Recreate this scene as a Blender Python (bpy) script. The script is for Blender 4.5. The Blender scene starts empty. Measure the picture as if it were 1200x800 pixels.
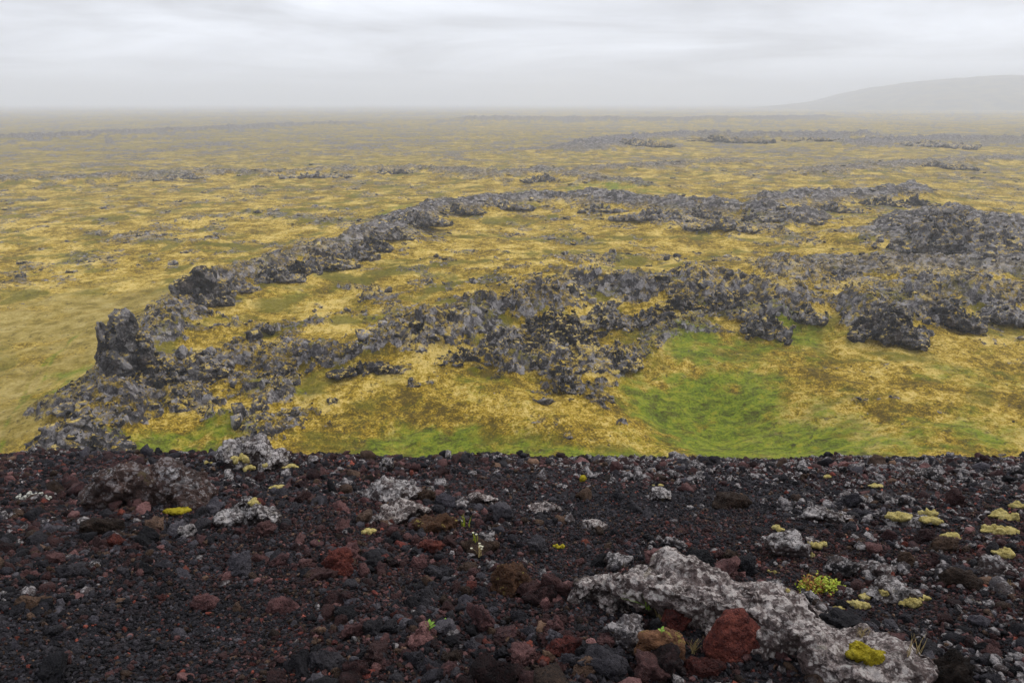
import bpy, bmesh, math, random, time
import numpy as np
from mathutils import Vector, Matrix, Euler
T0 = time.time()
R = math.radians
S = bpy.context.scene
COL = S.collection

# ------------------------------------------------------------------ camera
FPX, IW, IH = 867.0, 1200.0, 800.0
PITCH = R(17.9)
EYE = 1.6
PLAIN = -40.0
cam_d = bpy.data.cameras.new('camera'); cam = bpy.data.objects.new('camera', cam_d); COL.objects.link(cam)
cam.location = (0, 0, EYE); cam.rotation_euler = (R(90) - PITCH, 0, 0)
cam_d.sensor_width = 36.0; cam_d.lens = 36.0 * FPX / IW
cam_d.clip_start = 0.05; cam_d.clip_end = 40000
S.camera = cam

# ------------------------------------------------------------------ light
SUN_EL, SUN_AZ = R(48), R(62)          # azimuth clockwise from +Y
sd = bpy.data.lights.new('sun', 'SUN'); sun = bpy.data.objects.new('sun', sd); COL.objects.link(sun)
sd.energy = 1.5; sd.angle = R(22); sd.color = (1.0, 0.98, 0.95)
sdir = Vector((math.sin(SUN_AZ) * math.cos(SUN_EL), math.cos(SUN_AZ) * math.cos(SUN_EL), math.sin(SUN_EL)))
sun.rotation_euler = sdir.to_track_quat('Z', 'Y').to_euler(); sun.location = (0, 0, 300)

W = bpy.data.worlds.new('World'); S.world = W; W.use_nodes = True
nt = W.node_tree; N = nt.nodes; L = nt.links
for n in list(N): N.remove(n)
out = N.new('ShaderNodeOutputWorld'); bg = N.new('ShaderNodeBackground'); bg.inputs['Strength'].default_value = 0.1
sky = N.new('ShaderNodeTexSky'); sky.sky_type = 'NISHITA'; sky.sun_disc = False
sky.sun_elevation = SUN_EL; sky.sun_rotation = SUN_AZ; sky.dust_density = 5.0
tc = N.new('ShaderNodeTexCoord'); sep = N.new('ShaderNodeSeparateXYZ'); L.new(tc.outputs['Generated'], sep.inputs[0])
def wm(op, a, b=None, clamp=False):
    m = N.new('ShaderNodeMath'); m.operation = op; m.use_clamp = clamp
    for i, v in enumerate((a, b)):
        if v is None: continue
        if isinstance(v, (int, float)): m.inputs[i].default_value = v
        else: L.new(v, m.inputs[i])
    return m.outputs[0]
zz = wm('ADD', wm('MAXIMUM', sep.outputs[2], 0.0), 0.085)
cmb = N.new('ShaderNodeCombineXYZ'); L.new(wm('DIVIDE', sep.outputs[0], zz), cmb.inputs[0]); L.new(wm('DIVIDE', sep.outputs[1], zz), cmb.inputs[1])
cn = N.new('ShaderNodeTexNoise'); cn.inputs['Scale'].default_value = 0.42; cn.inputs['Detail'].default_value = 6; cn.inputs['Roughness'].default_value = 0.55
cn.inputs['Distortion'].default_value = 0.5
L.new(cmb.outputs[0], cn.inputs['Vector'])
cr = N.new('ShaderNodeValToRGB'); e = cr.color_ramp.elements
e[0].position = 0.36; e[0].color = (0.41, 0.425, 0.465, 1); e[1].position = 0.62; e[1].color = (0.72, 0.755, 0.83, 1)
L.new(cn.outputs['Fac'], cr.inputs[0])
sc10 = N.new('ShaderNodeVectorMath'); sc10.operation = 'SCALE'; sc10.inputs['Scale'].default_value = 12.0; L.new(cr.outputs[0], sc10.inputs[0])
mx = N.new('ShaderNodeMix'); mx.data_type = 'RGBA'; mx.inputs[0].default_value = 0.95
L.new(sky.outputs[0], mx.inputs[6]); L.new(sc10.outputs[0], mx.inputs[7])
L.new(mx.outputs[2], bg.inputs['Color']); L.new(bg.outputs[0], out.inputs[0])

S.view_settings.view_transform = 'Standard'; S.view_settings.look = 'None'
S.view_settings.gamma = 1.0; S.view_settings.exposure = 0.48; S.view_settings.use_curve_mapping = False
S.cycles.volume_bounces = 2; S.cycles.max_bounces = 6; S.cycles.diffuse_bounces = 3
S.cycles.use_denoising = True

# ------------------------------------------------------------------ numpy noise
def _h(ix, iy, iz, seed):
    n = (ix.astype(np.int64) * 374761393 + iy.astype(np.int64) * 668265263 + iz * 1274126177 + seed * 974634777) & 0x7fffffff
    n = ((n ^ (n >> 13)) * 1103515245 + 12345) & 0x7fffffff
    n = ((n ^ (n >> 15)) * 1597334677) & 0x7fffffff
    return ((n ^ (n >> 12)) & 0xfffff) / float(0xfffff)
def per2(x, y, seed=0):
    ix = np.floor(x); iy = np.floor(y); fx = x - ix; fy = y - iy
    u = fx * fx * fx * (fx * (fx * 6 - 15) + 10); v = fy * fy * fy * (fy * (fy * 6 - 15) + 10)
    def g(dx, dy):
        a = _h(ix + dx, iy + dy, 0, seed) * 6.28318
        return np.cos(a) * (fx - dx) + np.sin(a) * (fy - dy)
    a = g(0, 0); b = g(1, 0); c = g(0, 1); d = g(1, 1)
    return ((a + (b - a) * u) * (1 - v) + (c + (d - c) * u) * v) * 1.5
def fbm(x, y, o=4, seed=0, gain=0.5):
    s = 0; a = 1; t = 0
    for i in range(o):
        s = s + a * per2(x, y, seed + i * 7); t += a; a *= gain; x = x * 2.03 + 11.7; y = y * 2.03 - 5.3
    return s / t
def val3(p, seed=0):
    i = np.floor(p).astype(np.int64); f = p - i; f = f * f * (3 - 2 * f)
    r = 0
    for dx in (0, 1):
        for dy in (0, 1):
            for dz in (0, 1):
                w = (f[:, 0] if dx else 1 - f[:, 0]) * (f[:, 1] if dy else 1 - f[:, 1]) * (f[:, 2] if dz else 1 - f[:, 2])
                r = r + w * _h(i[:, 0] + dx, i[:, 1] + dy, i[:, 2] + dz, seed)
    return r * 2 - 1
def fbm3(p, o=3, seed=0, gain=0.5):
    s = 0; a = 1; t = 0
    for k in range(o):
        s = s + a * val3(p, seed + k * 13); t += a; a *= gain; p = p * 2.07 + 3.1
    return s / t
def sst(a, b, x):
    t = np.clip((x - a) / (b - a), 0, 1); return t * t * (3 - 2 * t)
def cellular(x, y, seed):
    """blocky rubble: every cell is a tilted facet at its own height; returns height (0..1) and crack distance"""
    ix = np.floor(x); iy = np.floor(y)
    f1 = np.full(x.shape, 9.0); f2 = np.full(x.shape, 9.0); ht = np.zeros(x.shape)
    for dx in (-1, 0, 1):
        for dy in (-1, 0, 1):
            cx = ix + dx; cy = iy + dy
            px = cx + _h(cx, cy, 1, seed); py = cy + _h(cx, cy, 2, seed)
            ex = x - px; ey = y - py; d = np.sqrt(ex * ex + ey * ey)
            hh = _h(cx, cy, 3, seed) + (_h(cx, cy, 4, seed) - .5) * 1.1 * ex + (_h(cx, cy, 5, seed) - .5) * 1.1 * ey
            near = d < f1
            f2 = np.where(near, f1, np.minimum(f2, d)); ht = np.where(near, hh, ht); f1 = np.where(near, d, f1)
    return ht, f2 - f1

# ------------------------------------------------------------------ pixel -> world
CP, SP = math.cos(PITCH), math.sin(PITCH)
def ray(u, v):
    x = (u - IW / 2) / FPX; up = (IH / 2 - v) / FPX
    return np.array((x, CP + up * SP, -SP + up * CP))
def bp(u, v, z=PLAIN):
    d = ray(u, v); t = (z - EYE) / d[2]
    return np.array((d[0] * t, d[1] * t))

# ------------------------------------------------------------------ height of the plain
def poly(pts): return [bp(*p) for p in pts]
# (pixel polyline of the foot, width m, height m, rockiness)
RIDGES = [(poly(p), w, h, s) for p, w, h, s in [
    ([(100, 530), (118, 500), (138, 468), (158, 445), (185, 400)], 5.0, 2.2, 1.0),
    ([(185, 400), (215, 368), (240, 352), (300, 331), (350, 316), (400, 302), (440, 287)], 6.5, 2.6, 1.0),
    ([(440, 287), (475, 268), (515, 252), (575, 245), (640, 240), (695, 243)], 9.0, 2.8, 1.08),
    ([(150, 452), (210, 436), (300, 428), (400, 432), (500, 422), (560, 414)], 5.0, 1.3, .95),
    ([(120, 470), (200, 475), (260, 490), (330, 505)], 4.0, .9, .85),
    ([(255, 540), (300, 505), (345, 458), (400, 432)], 2.2, .6, .9),
    ([(160, 440), (230, 455), (330, 470)], 4.0, .9, .8),
    ([(480, 424), (560, 404), (620, 382), (690, 362), (760, 364), (830, 357), (905, 372)], 8.5, 3.6, 1.0),
    ([(570, 440), (640, 440), (700, 440), (770, 415), (820, 395)], 5.0, 1.2, .85),
    ([(690, 460), (720, 490)], 3.0, .6, .6),
    ([(690, 243), (740, 249), (800, 252), (880, 257), (935, 268)], 10.0, 3.8, 1.15),
    ([(760, 262), (830, 272), (900, 275)], 9.0, 1.6, .75),
    ([(900, 243), (1010, 237), (1070, 231)], 10.0, 3.4, 1.15),
    ([(1045, 290), (1080, 276), (1125, 268), (1185, 290)], 13.0, 4.0, 1.05),
    ([(925, 328), (1000, 318), (1080, 322), (1200, 318), (1290, 320)], 8.0, 2.0, 1.1),
    ([(960, 345), (1010, 338), (1050, 342)], 4.0, .9, .7),
    ([(1000, 386), (1050, 376), (1100, 368), (1160, 360), (1220, 366), (1300, 372)], 6.5, 3.2, 1.12),
    ([(860, 385), (925, 388)], 4.5, 1.6, .95),
    ([(780, 372), (880, 372), (960, 365), (1000, 380)], 5.5, 1.4, .95),
    ([(1100, 300), (1200, 298), (1280, 300)], 8.0, 1.8, 1.0),
    ([(-60, 215), (60, 216), (170, 211), (250, 209), (330, 207), (480, 202), (560, 208)], 12.0, 2.4, .72),
    ([(590, 211), (640, 206), (690, 216), (740, 222)], 14.0, 2.6, .75),
    ([(690, 176), (740, 168), (800, 163), (900, 164), (1010, 163)], 24.0, 5.0, 1.1),
    ([(1010, 172), (1100, 168), (1260, 168)], 24.0, 4.5, 1.0),
    ([(560, 142), (700, 142), (840, 142), (960, 138)], 50.0, 6.0, 1.1),
    ([(-100, 168), (60, 164), (200, 156), (330, 150), (420, 147)], 30.0, 4.0, .85),
    ([(960, 205), (1060, 196), (1160, 190), (1260, 192)], 18.0, 2.2, .75),
    ([(700, 200), (780, 196), (860, 190)], 14.0, 1.5, .7),
    ([(380, 262), (300, 250), (220, 262)], 8.0, .8, .6),
    ([(110, 275), (180, 282), (240, 290)], 5.0, .6, .62),
    ([(470, 375), (430, 350), (395, 345)], 3.0, .5, .7),
    ([(600, 330), (660, 318), (700, 312)], 5.0, .7, .6),
    ([(255, 395), (330, 385), (400, 380)], 3.5, .6, .6),
]]
GREENS = [(bp(*p), sx, sy, a) for p, sx, sy, a in [
    ((835, 455), 11, 13, 1.1), ((905, 505), 13, 9, 1.0), ((770, 470), 5, 8, .6), ((500, 515), 9, 5.5, 1.2), ((600, 532), 14, 2.6, .7), ((205, 524), 6.5, 3.6, 1.4), ((255, 508), 4, 4, .9),
    ((1010, 520), 12, 5, .45), ((300, 470), 5, 5, .4), ((340, 355), 9, 7, .3), ((90, 440), 5, 9, .75), ((70, 470), 4, 5, .5), ((470, 245), 9, 20, .55), ((720, 225), 26, 26, .55), ((1160, 510), 9, 5, .45), ((1120, 445), 10, 7, .45),
    ((930, 405), 9, 7, .75), ((820, 410), 8, 6, .7), ((700, 535), 30, 2.2, .35), ((400, 190), 60, 60, .3), ((455, 258), 6, 10, .6), ((960, 255), 10, 12, .5), ((560, 470), 7, 6, .35)]]
HOLLOW = [(bp(865, 485), 16, 12, -4.6), (bp(500, 520), 13, 7, -2.0), (bp(640, 500), 11, 7, 1.6), (bp(1060, 470), 18, 12, 1.2), (bp(210, 530), 9, 5, -1.0),
          (bp(560, 320), 50, 40, 1.6), (bp(40, 420), 30, 40, -1.5)]
TAN_C = [(bp(20, 470), 18, 40, 1.0), (bp(40, 400), 18, 30, .9), (bp(90, 345), 22, 26, .7)]
PATHS = [poly([(-10, 545), (4, 520), (10, 495), (24, 470), (30, 445), (46, 425), (70, 405)]), poly([(24, 470), (50, 440), (60, 415), (95, 385)])]
def gsum(lst, x, y, op='sum'):
    r = np.zeros(x.shape)
    for c, sx, sy, a in lst:
        r += a * np.exp(-((x - c[0]) / sx) ** 2 - ((y - c[1]) / sy) ** 2)
    return r
def plain_fields(x, y, full=True):
    d = np.hypot(x, y)
    wx = x + 5.0 * per2(x / 17, y / 17, 91) + 1.6 * per2(x / 5, y / 5, 92)
    wy = y + 5.0 * per2(x / 17, y / 17, 93) + 1.6 * per2(x / 5, y / 5, 94)
    bank = np.zeros(x.shape); ridge = np.zeros(x.shape); rock = np.zeros(x.shape)
    for pts, w, h, s in RIDGES:
        dm = np.full(x.shape, 1e9)
        for a, b in zip(pts[:-1], pts[1:]):
            ab = b - a; t = np.clip(((wx - a[0]) * ab[0] + (wy - a[1]) * ab[1]) / (ab @ ab), 0, 1)
            dm = np.minimum(dm, np.hypot(wx - a[0] - t * ab[0], wy - a[1] - t * ab[1]))
        q = np.exp(-(dm / w) ** 2)
        ridge = np.maximum(ridge, q * h * 1.3); bank = np.maximum(bank, np.exp(-(dm / (w * 2.6)) ** 2) * h * .75); rock = np.maximum(rock, np.exp(-(dm / (w * 1.25)) ** 2) * s)
    green = gsum(GREENS, x, y); tan = np.clip(gsum(TAN_C, x, y), 0, 1)
    n9 = fbm(x / 9, y / 9, 4, 5); n30 = fbm(x / 34, y / 26, 4, 17); n3 = fbm(x / 2.6, y / 2.6, 3, 23)
    nb = fbm(x / 90, y / 60, 3, 41); n3 = n3 * (1 - .8 * sst(220, 650, d))
    green = np.clip(green * (1 + 1.3 * n9 + .7 * n3) + .40 * np.clip(n30 - .08, 0, 1), 0, 1)
    tan = np.clip(tan * (.75 + .9 * n30 + .6 * n9), 0, 1) * .85
    far = sst(100, 230, d)
    for pp in PATHS:
        for a, b in zip(pp[:-1], pp[1:]):
            ab = b - a; t = np.clip(((x - a[0]) * ab[0] + (y - a[1]) * ab[1]) / (ab @ ab), 0, 1)
            green = np.maximum(green, .62 * np.exp(-(np.hypot(x - a[0] - t * ab[0], y - a[1] - t * ab[1]) / .55) ** 2))
    patch = sst(-.03, .28, n30 * .75 + n9 * .65) * (.25 + .75 * far) + .75 * sst(-.15, .30, nb + .5 * n30) * sst(280, 650, d)
    patch *= (1 - tan) * (1 - np.clip(green * 1.4, 0, 1))
    rk = rock * (1 - .8 * np.clip(green - .3, 0, 1)) * (.92 + .62 * n9 + .60 * n3) + .92 * patch * (.8 + n9 + .9 * n3) + .45 * sst(.22, .5, n3 + .5 * n9) * (1 - tan) * (1 - np.clip(green * 1.5, 0, 1))
    rk = sst(.40, .62, rk)
    z = PLAIN + 1.1 * fbm(x / 70, y / 70, 3, 3) * sst(60, 200, d) + 5 * fbm(x / 600, y / 600, 3, 77) * sst(400, 1500, d)
    z = z + gsum(HOLLOW, x, y) + ridge * (.72 + .5 * n9) + bank
    hum = fbm(x / 4.0, y / 4.0, 3, 61); hum2 = per2(x / 1.1, y / 1.1, 67)
    z = z + .9 * fbm(x / 13, y / 13, 3, 59) * (1 - .5 * tan) + .55 * hum * (1 - .5 * tan) + (.13 - .03 * green) * hum2 * (1 - tan * .5)
    if full:
        b1, c1 = cellular(x / 2.6, y / 2.6, 7); b2, c2 = cellular(x / 1.05, y / 1.05, 8); b3, c3 = cellular(x / 7, y / 7, 9)
        amp = 1 - .45 * sst(130, 260, d) + 1.0 * sst(260, 600, d) * sst(.5, .9, b3)
        z = z + rk * (b1 * .95 + b2 * .55 + 1.7 * b3 * np.clip(rock - .25, 0, 1) * (1 - .5 * sst(300, 600, d)) - .55 + .5 * np.minimum(c1, .4) + .25 * np.minimum(c2, .5)) * amp * (.55 + .6 * np.clip(rock, 0, 1))
    heath = np.clip(sst(240, 900, d) * (.62 + .30 * sst(200, -400, x) + .8 * nb + .5 * n30), 0, 1)
    rk = rk * (1 + .9 * np.clip((rock - .35) / .5, 0, 1) * sst(150, 240, d))
    return z, rk, green, tan, heath

# ------------------------------------------------------------------ height of the cinder slope under the camera
YB = 11.0; SL = math.tan(R(26.95)); B2 = EYE / YB ** 2; A1 = SL - 2 * B2 * YB
def slope_h(x, y, fine=True):
    yy = np.maximum(y, -3)
    z = -(A1 * yy + B2 * np.minimum(yy, YB + 2) ** 2)
    over = np.maximum(yy - (YB + 2), 0)
    z = z - over * (.66 - A1)
    k = np.clip((16 - y) / 4, 0, 1)
    lump = .055 * fbm(x / .9, y / .9, 3, 201) + .035 * fbm(x / .33, y / .33, 3, 203) + .12 * fbm(x / 2.6, y / 2.6, 2, 204)
    z = z + lump * np.clip(1.1 - abs(y - YB) / 2 * 0, .3, 1) * k
    # gentle swells carrying the stony ledges
    for cx, cy, sx, sy, a in [(-4.3, 8.0, 2.6, 1.0, .16), (3.6, 7.2, 2.5, 1.0, .06), (.9, 2.75, .9, .35, .05)]:
        z = z + a * np.exp(-((x - cx) / sx) ** 2 - ((y - cy) / sy) ** 2)
    return z
def on_slope(u, v):
    d = ray(u, v); t = 0.5
    ts = np.linspace(1.0, 20, 3000); P = ts[:, None] * d[None]
    hz = slope_h(P[:, 0], P[:, 1]); below = np.nonzero(P[:, 2] + EYE < hz)[0]
    i = below[0] if len(below) else int(np.argmin(P[:, 2] + EYE - hz))
    p = P[i]; return np.array((p[0], p[1], hz[i])), ts[i]     # point, scale: px per metre = FPX / ts
def on_plain(u, v):
    d = ray(u, v); t0 = (PLAIN - EYE) / d[2]
    ts = np.linspace(t0 * .80, t0 * 1.06, 500); P = ts[:, None] * d[None]
    hz = plain_fields(P[:, 0], P[:, 1], False)[0]
    below = np.nonzero(P[:, 2] + EYE < hz)[0]; i = below[0] if len(below) else 400
    return np.array((P[i, 0], P[i, 1], hz[i])), ts[i]

# ------------------------------------------------------------------ materials
class MB:
    def __init__(self, name):
        self.m = bpy.data.materials.new(name); self.m.use_nodes = True
        self.t = self.m.node_tree; self.n = self.t.nodes; self.l = self.t.links
        self.b = self.n['Principled BSDF']
    def node(self, ty, **kw):
        n = self.n.new(ty)
        for k, v in kw.items(): setattr(n, k, v)
        return n
    def set(self, sock, v):
        if isinstance(v, (int, float)): sock.default_value = v
        elif isinstance(v, (tuple, list)): sock.default_value = v if len(v) != 3 or sock.type == 'VECTOR' else (*v, 1)
        else: self.l.new(v, sock)
    def math(self, op, a, b=0.0, c=None, clamp=False):
        m = self.node('ShaderNodeMath', operation=op, use_clamp=clamp)
        self.set(m.inputs[0], a); self.set(m.inputs[1], b)
        if c is not None: self.set(m.inputs[2], c)
        return m.outputs[0]
    def mix(self, f, a, b):
        m = self.node('ShaderNodeMix', data_type='RGBA')
        self.set(m.inputs[0], f); self.set(m.inputs[6], a); self.set(m.inputs[7], b); return m.outputs[2]
    def noise(self, vec, scale, detail=3, rough=.55, dist=0.0):
        n = self.node('ShaderNodeTexNoise'); self.set(n.inputs['Scale'], scale); n.inputs['Detail'].default_value = detail
        n.inputs['Roughness'].default_value = rough; n.inputs['Distortion'].default_value = dist; self.l.new(vec, n.inputs['Vector']); return n.outputs['Fac']
    def vor(self, vec, scale, feature='F1', out='Distance'):
        n = self.node('ShaderNodeTexVoronoi', feature=feature); self.set(n.inputs['Scale'], scale); self.l.new(vec, n.inputs['Vector']); return n.outputs[out]
    def ramp(self, f, a, b):   # smoothstep-like map
        m = self.node('ShaderNodeMapRange', interpolation_type='SMOOTHSTEP'); self.set(m.inputs[0], f); self.set(m.inputs[1], a); self.set(m.inputs[2], b); return m.outputs[0]
    def crmp(self, f, stops):
        r = self.node('ShaderNodeValToRGB'); el = r.color_ramp.elements
        while len(el) < len(stops): el.new(.5)
        for q, (p, c) in zip(el, stops): q.position = p; q.color = (*c, 1)
        self.set(r.inputs[0], f); return r.outputs[0]
    def bump(self, h, strength, dist, prev=None):
        b = self.node('ShaderNodeBump'); b.inputs['Strength'].default_value = strength; b.inputs['Distance'].default_value = dist
        self.l.new(h, b.inputs['Height'])
        if prev is not None: self.l.new(prev, b.inputs['Normal'])
        return b.outputs[0]
    def finish(self, col, rough, normal=None, spec=.4):
        self.set(self.b.inputs['Base Color'], col); self.set(self.b.inputs['Roughness'], rough); self.b.inputs['Specular IOR Level'].default_value = spec
        if normal is not None: self.l.new(normal, self.b.inputs['Normal'])
        return self.m
    def pos(self): return self.node('ShaderNodeNewGeometry').outputs['Position']
    def nz(self):
        s = self.node('ShaderNodeSeparateXYZ'); self.l.new(self.node('ShaderNodeNewGeometry').outputs['Normal'], s.inputs[0]); return s.outputs[2]
    def objvec(self):          # object coordinates scaled to metres do not matter: offset by the object's random number
        o = self.node('ShaderNodeObjectInfo').outputs['Random']
        v = self.node('ShaderNodeVectorMath', operation='SCALE'); v.inputs[0].default_value = (37.1, 91.7, 53.3); self.l.new(o, v.inputs['Scale'])
        a = self.node('ShaderNodeVectorMath', operation='ADD'); self.l.new(self.node('ShaderNodeTexCoord').outputs['Object'], a.inputs[0]); self.l.new(v.outputs[0], a.inputs[1])
        return a.outputs[0], o

LAVA_A, LAVA_B, LAVA_C = (.033, .029, .029), (.112, .100, .101), (.33, .305, .298)
MOSS_Y1, MOSS_Y2, MOSS_Y3 = (.44, .290, .022), (.240, .153, .007), (.66, .485, .145)
MOSS_O = (.105, .070, .005)
MOSS_G = (.165, .155, .006)
def moss_colour(m, p, fine=1.0):
    a = m.noise(p, .11, 4, .6); b = m.noise(p, .9 * fine, 4, .65); c = m.noise(p, 3.6 * fine, 3, .7)
    k = m.math('ADD', m.math('MULTIPLY', a, .55), m.math('ADD', m.math('MULTIPLY', b, .45), m.math('MULTIPLY', c, .35)))
    return m.crmp(k, [(.575, MOSS_O), (.638, MOSS_Y2), (.695, MOSS_Y1), (.765, MOSS_Y3)]), b, c

def blocks(m, p, sc):     # each block of rock has its own tone
    w = m.node('ShaderNodeTexNoise'); w.inputs['Scale'].default_value = sc * 1.5; m.l.new(p, w.inputs['Vector'])
    q = m.node('ShaderNodeVectorMath', operation='MULTIPLY_ADD'); m.l.new(w.outputs['Color'], q.inputs[0]); q.inputs[1].default_value = (.9 / sc,) * 3; m.l.new(p, q.inputs[2])
    sp = m.node('ShaderNodeSeparateColor'); m.l.new(m.vor(q.outputs[0], sc, 'F1', 'Color'), sp.inputs[0])
    return m.math('MULTIPLY', m.math('SUBTRACT', sp.outputs[0], .5), .22)
def mat_plain():
    m = MB('moss_and_lava_ground'); p = m.pos()
    z = m.node('ShaderNodeAttribute', attribute_name='zones'); sp = m.node('ShaderNodeSeparateColor'); m.l.new(z.outputs['Color'], sp.inputs[0])
    rock, green, tan = sp.outputs
    moss, nb, nc = moss_colour(m, p)
    # greener moss in hollows and streaks
    g1 = m.noise(p, .07, 5, .6, .6)
    moss = m.mix(m.math('MULTIPLY', m.ramp(g1, .50, .62), .8), moss, m.mix(nc, (.080, .075, .004), MOSS_G))
    mp = m.node('ShaderNodeMapping'); m.l.new(p, mp.inputs['Vector']); mp.inputs['Rotation'].default_value = (0, 0, R(-38)); mp.inputs['Scale'].default_value = (.6, 1.3, 1)
    gcol = m.crmp(m.math('ADD', m.math('MULTIPLY', m.noise(mp.outputs[0], .6, 5, .65, .5), .7), m.math('MULTIPLY', m.noise(p, 2.6, 3, .7), .45)),
                  [(.46, (.045, .058, .004)), (.54, (.105, .145, .006)), (.60, (.165, .235, .009)), (.69, (.30, .29, .02))])
    gm = m.ramp(m.math('ADD', green, m.math('MULTIPLY', m.math('SUBTRACT', m.noise(p, .17, 7, .72), .5), 2.2)), .15, .95)
    gm = m.math('MULTIPLY', gm, .9)
    col = m.mix(gm, moss, gcol)
    tcol = m.crmp(m.math('ADD', m.math('MULTIPLY', m.noise(p, .3, 4, .6), .6), m.math('MULTIPLY', m.noise(p, 2.2, 3, .7), .4)),
                  [(.40, (.20, .145, .018)), (.49, (.34, .25, .052)), (.60, (.47, .36, .12))])
    col = m.mix(m.math('MULTIPLY', m.ramp(tan, .25, .7), m.math('SUBTRACT', 1.0, gm)), col, tcol)
    col = m.mix(m.math('MULTIPLY', z.outputs['Alpha'], .85), col, m.mix(m.noise(p, .06, 4, .7), (.080, .068, .022), (.285, .215, .058)))
    # small dark hags and thin soil showing between the moss
    hag = m.math('MULTIPLY', m.ramp(m.noise(p, 1.15, 5, .7, .4), .56, .64), m.ramp(m.noise(p, .13, 2), .36, .55))
    col = m.mix(m.math('MULTIPLY', hag, .75), col, (.050, .040, .016))
    # lava
    rn = m.noise(p, .8, 5, .7); rn2 = m.noise(p, 4.0, 3, .7)
    rcol = m.crmp(m.math('ADD', blocks(m, p, .75), m.math('ADD', m.math('MULTIPLY', rn, .6), m.math('MULTIPLY', rn2, .4))), [(.40, LAVA_A), (.51, LAVA_B), (.64, LAVA_C)])
    edge = m.math('ADD', rock, m.math('MULTIPLY', m.math('SUBTRACT', m.noise(p, 1.7, 4, .7), .5), 1.0))
    rf = m.ramp(edge, .42, .60)
    # moss caps the flat tops of the blocks
    cap = m.math('MULTIPLY', m.ramp(m.nz(), .62, .90), m.ramp(m.noise(p, 1.0, 4, .7), .435, .51))
    rf = m.math('MULTIPLY', rf, m.math('SUBTRACT', 1.0, m.math('MULTIPLY', m.math('MULTIPLY', cap, m.math('SUBTRACT', 1.95, rock, clamp=True)), m.math('SUBTRACT', .9, m.math('MULTIPLY', z.outputs['Alpha'], .7)))))
    col = m.mix(rf, col, rcol)
    h = m.math('ADD', m.math('MULTIPLY', m.noise(p, 1.6, 5, .7), .6), m.math('MULTIPLY', m.noise(p, 5.5, 3, .7), .25))
    nrm = m.bump(h, .9, .8)
    return m.finish(col, .9, nrm, .15)

def mat_lava(name, dark=1.0, moss_amt=.5, scale=1.0, wet=.75):
    m = MB(name); p, o = m.objvec(); g = m.pos()
    n1 = m.noise(g, .8 * scale, 5, .7); n2 = m.noise(g, 3.7 * scale, 4, .7)
    k = m.math('ADD', m.math('ADD', m.math('MULTIPLY', n1, .55), m.math('MULTIPLY', n2, .40)), m.math('ADD', blocks(m, g, .8 * scale), m.math('MULTIPLY', m.math('SUBTRACT', o, .5), .14)))
    f = lambda c: tuple(q * dark for q in c)
    col = m.crmp(k, [(.34, f((.022, .020, .021))), (.41, f(LAVA_A)), (.49, f(LAVA_B)), (.60, f(LAVA_C))])
    rust = m.ramp(m.noise(g, .35 * scale, 3), .55, .70)
    col = m.mix(m.math('MULTIPLY', rust, .5), col, f((.085, .055, .042)))
    lich = m.ramp(m.noise(g, 6 * scale, 4, .7), .60, .68)
    col = m.mix(m.math('MULTIPLY', lich, .6), col, f((.36, .345, .32)))
    if moss_amt > 0:
        moss, _, _ = moss_colour(m, g)
        cap = m.math('MULTIPLY', m.ramp(m.nz(), .45, .85), m.ramp(m.noise(g, .9 * scale, 4, .7), .62 - .2 * moss_amt, .69 - .2 * moss_amt))
        col = m.mix(cap, col, moss)
    h = m.math('ADD', m.noise(g, 2.2 * scale, 6, .75), m.math('MULTIPLY', m.vor(g, 2.5 * scale), .5))
    return m.finish(col, .85, m.bump(h, 1.0, .45 / scale), .25)

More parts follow.
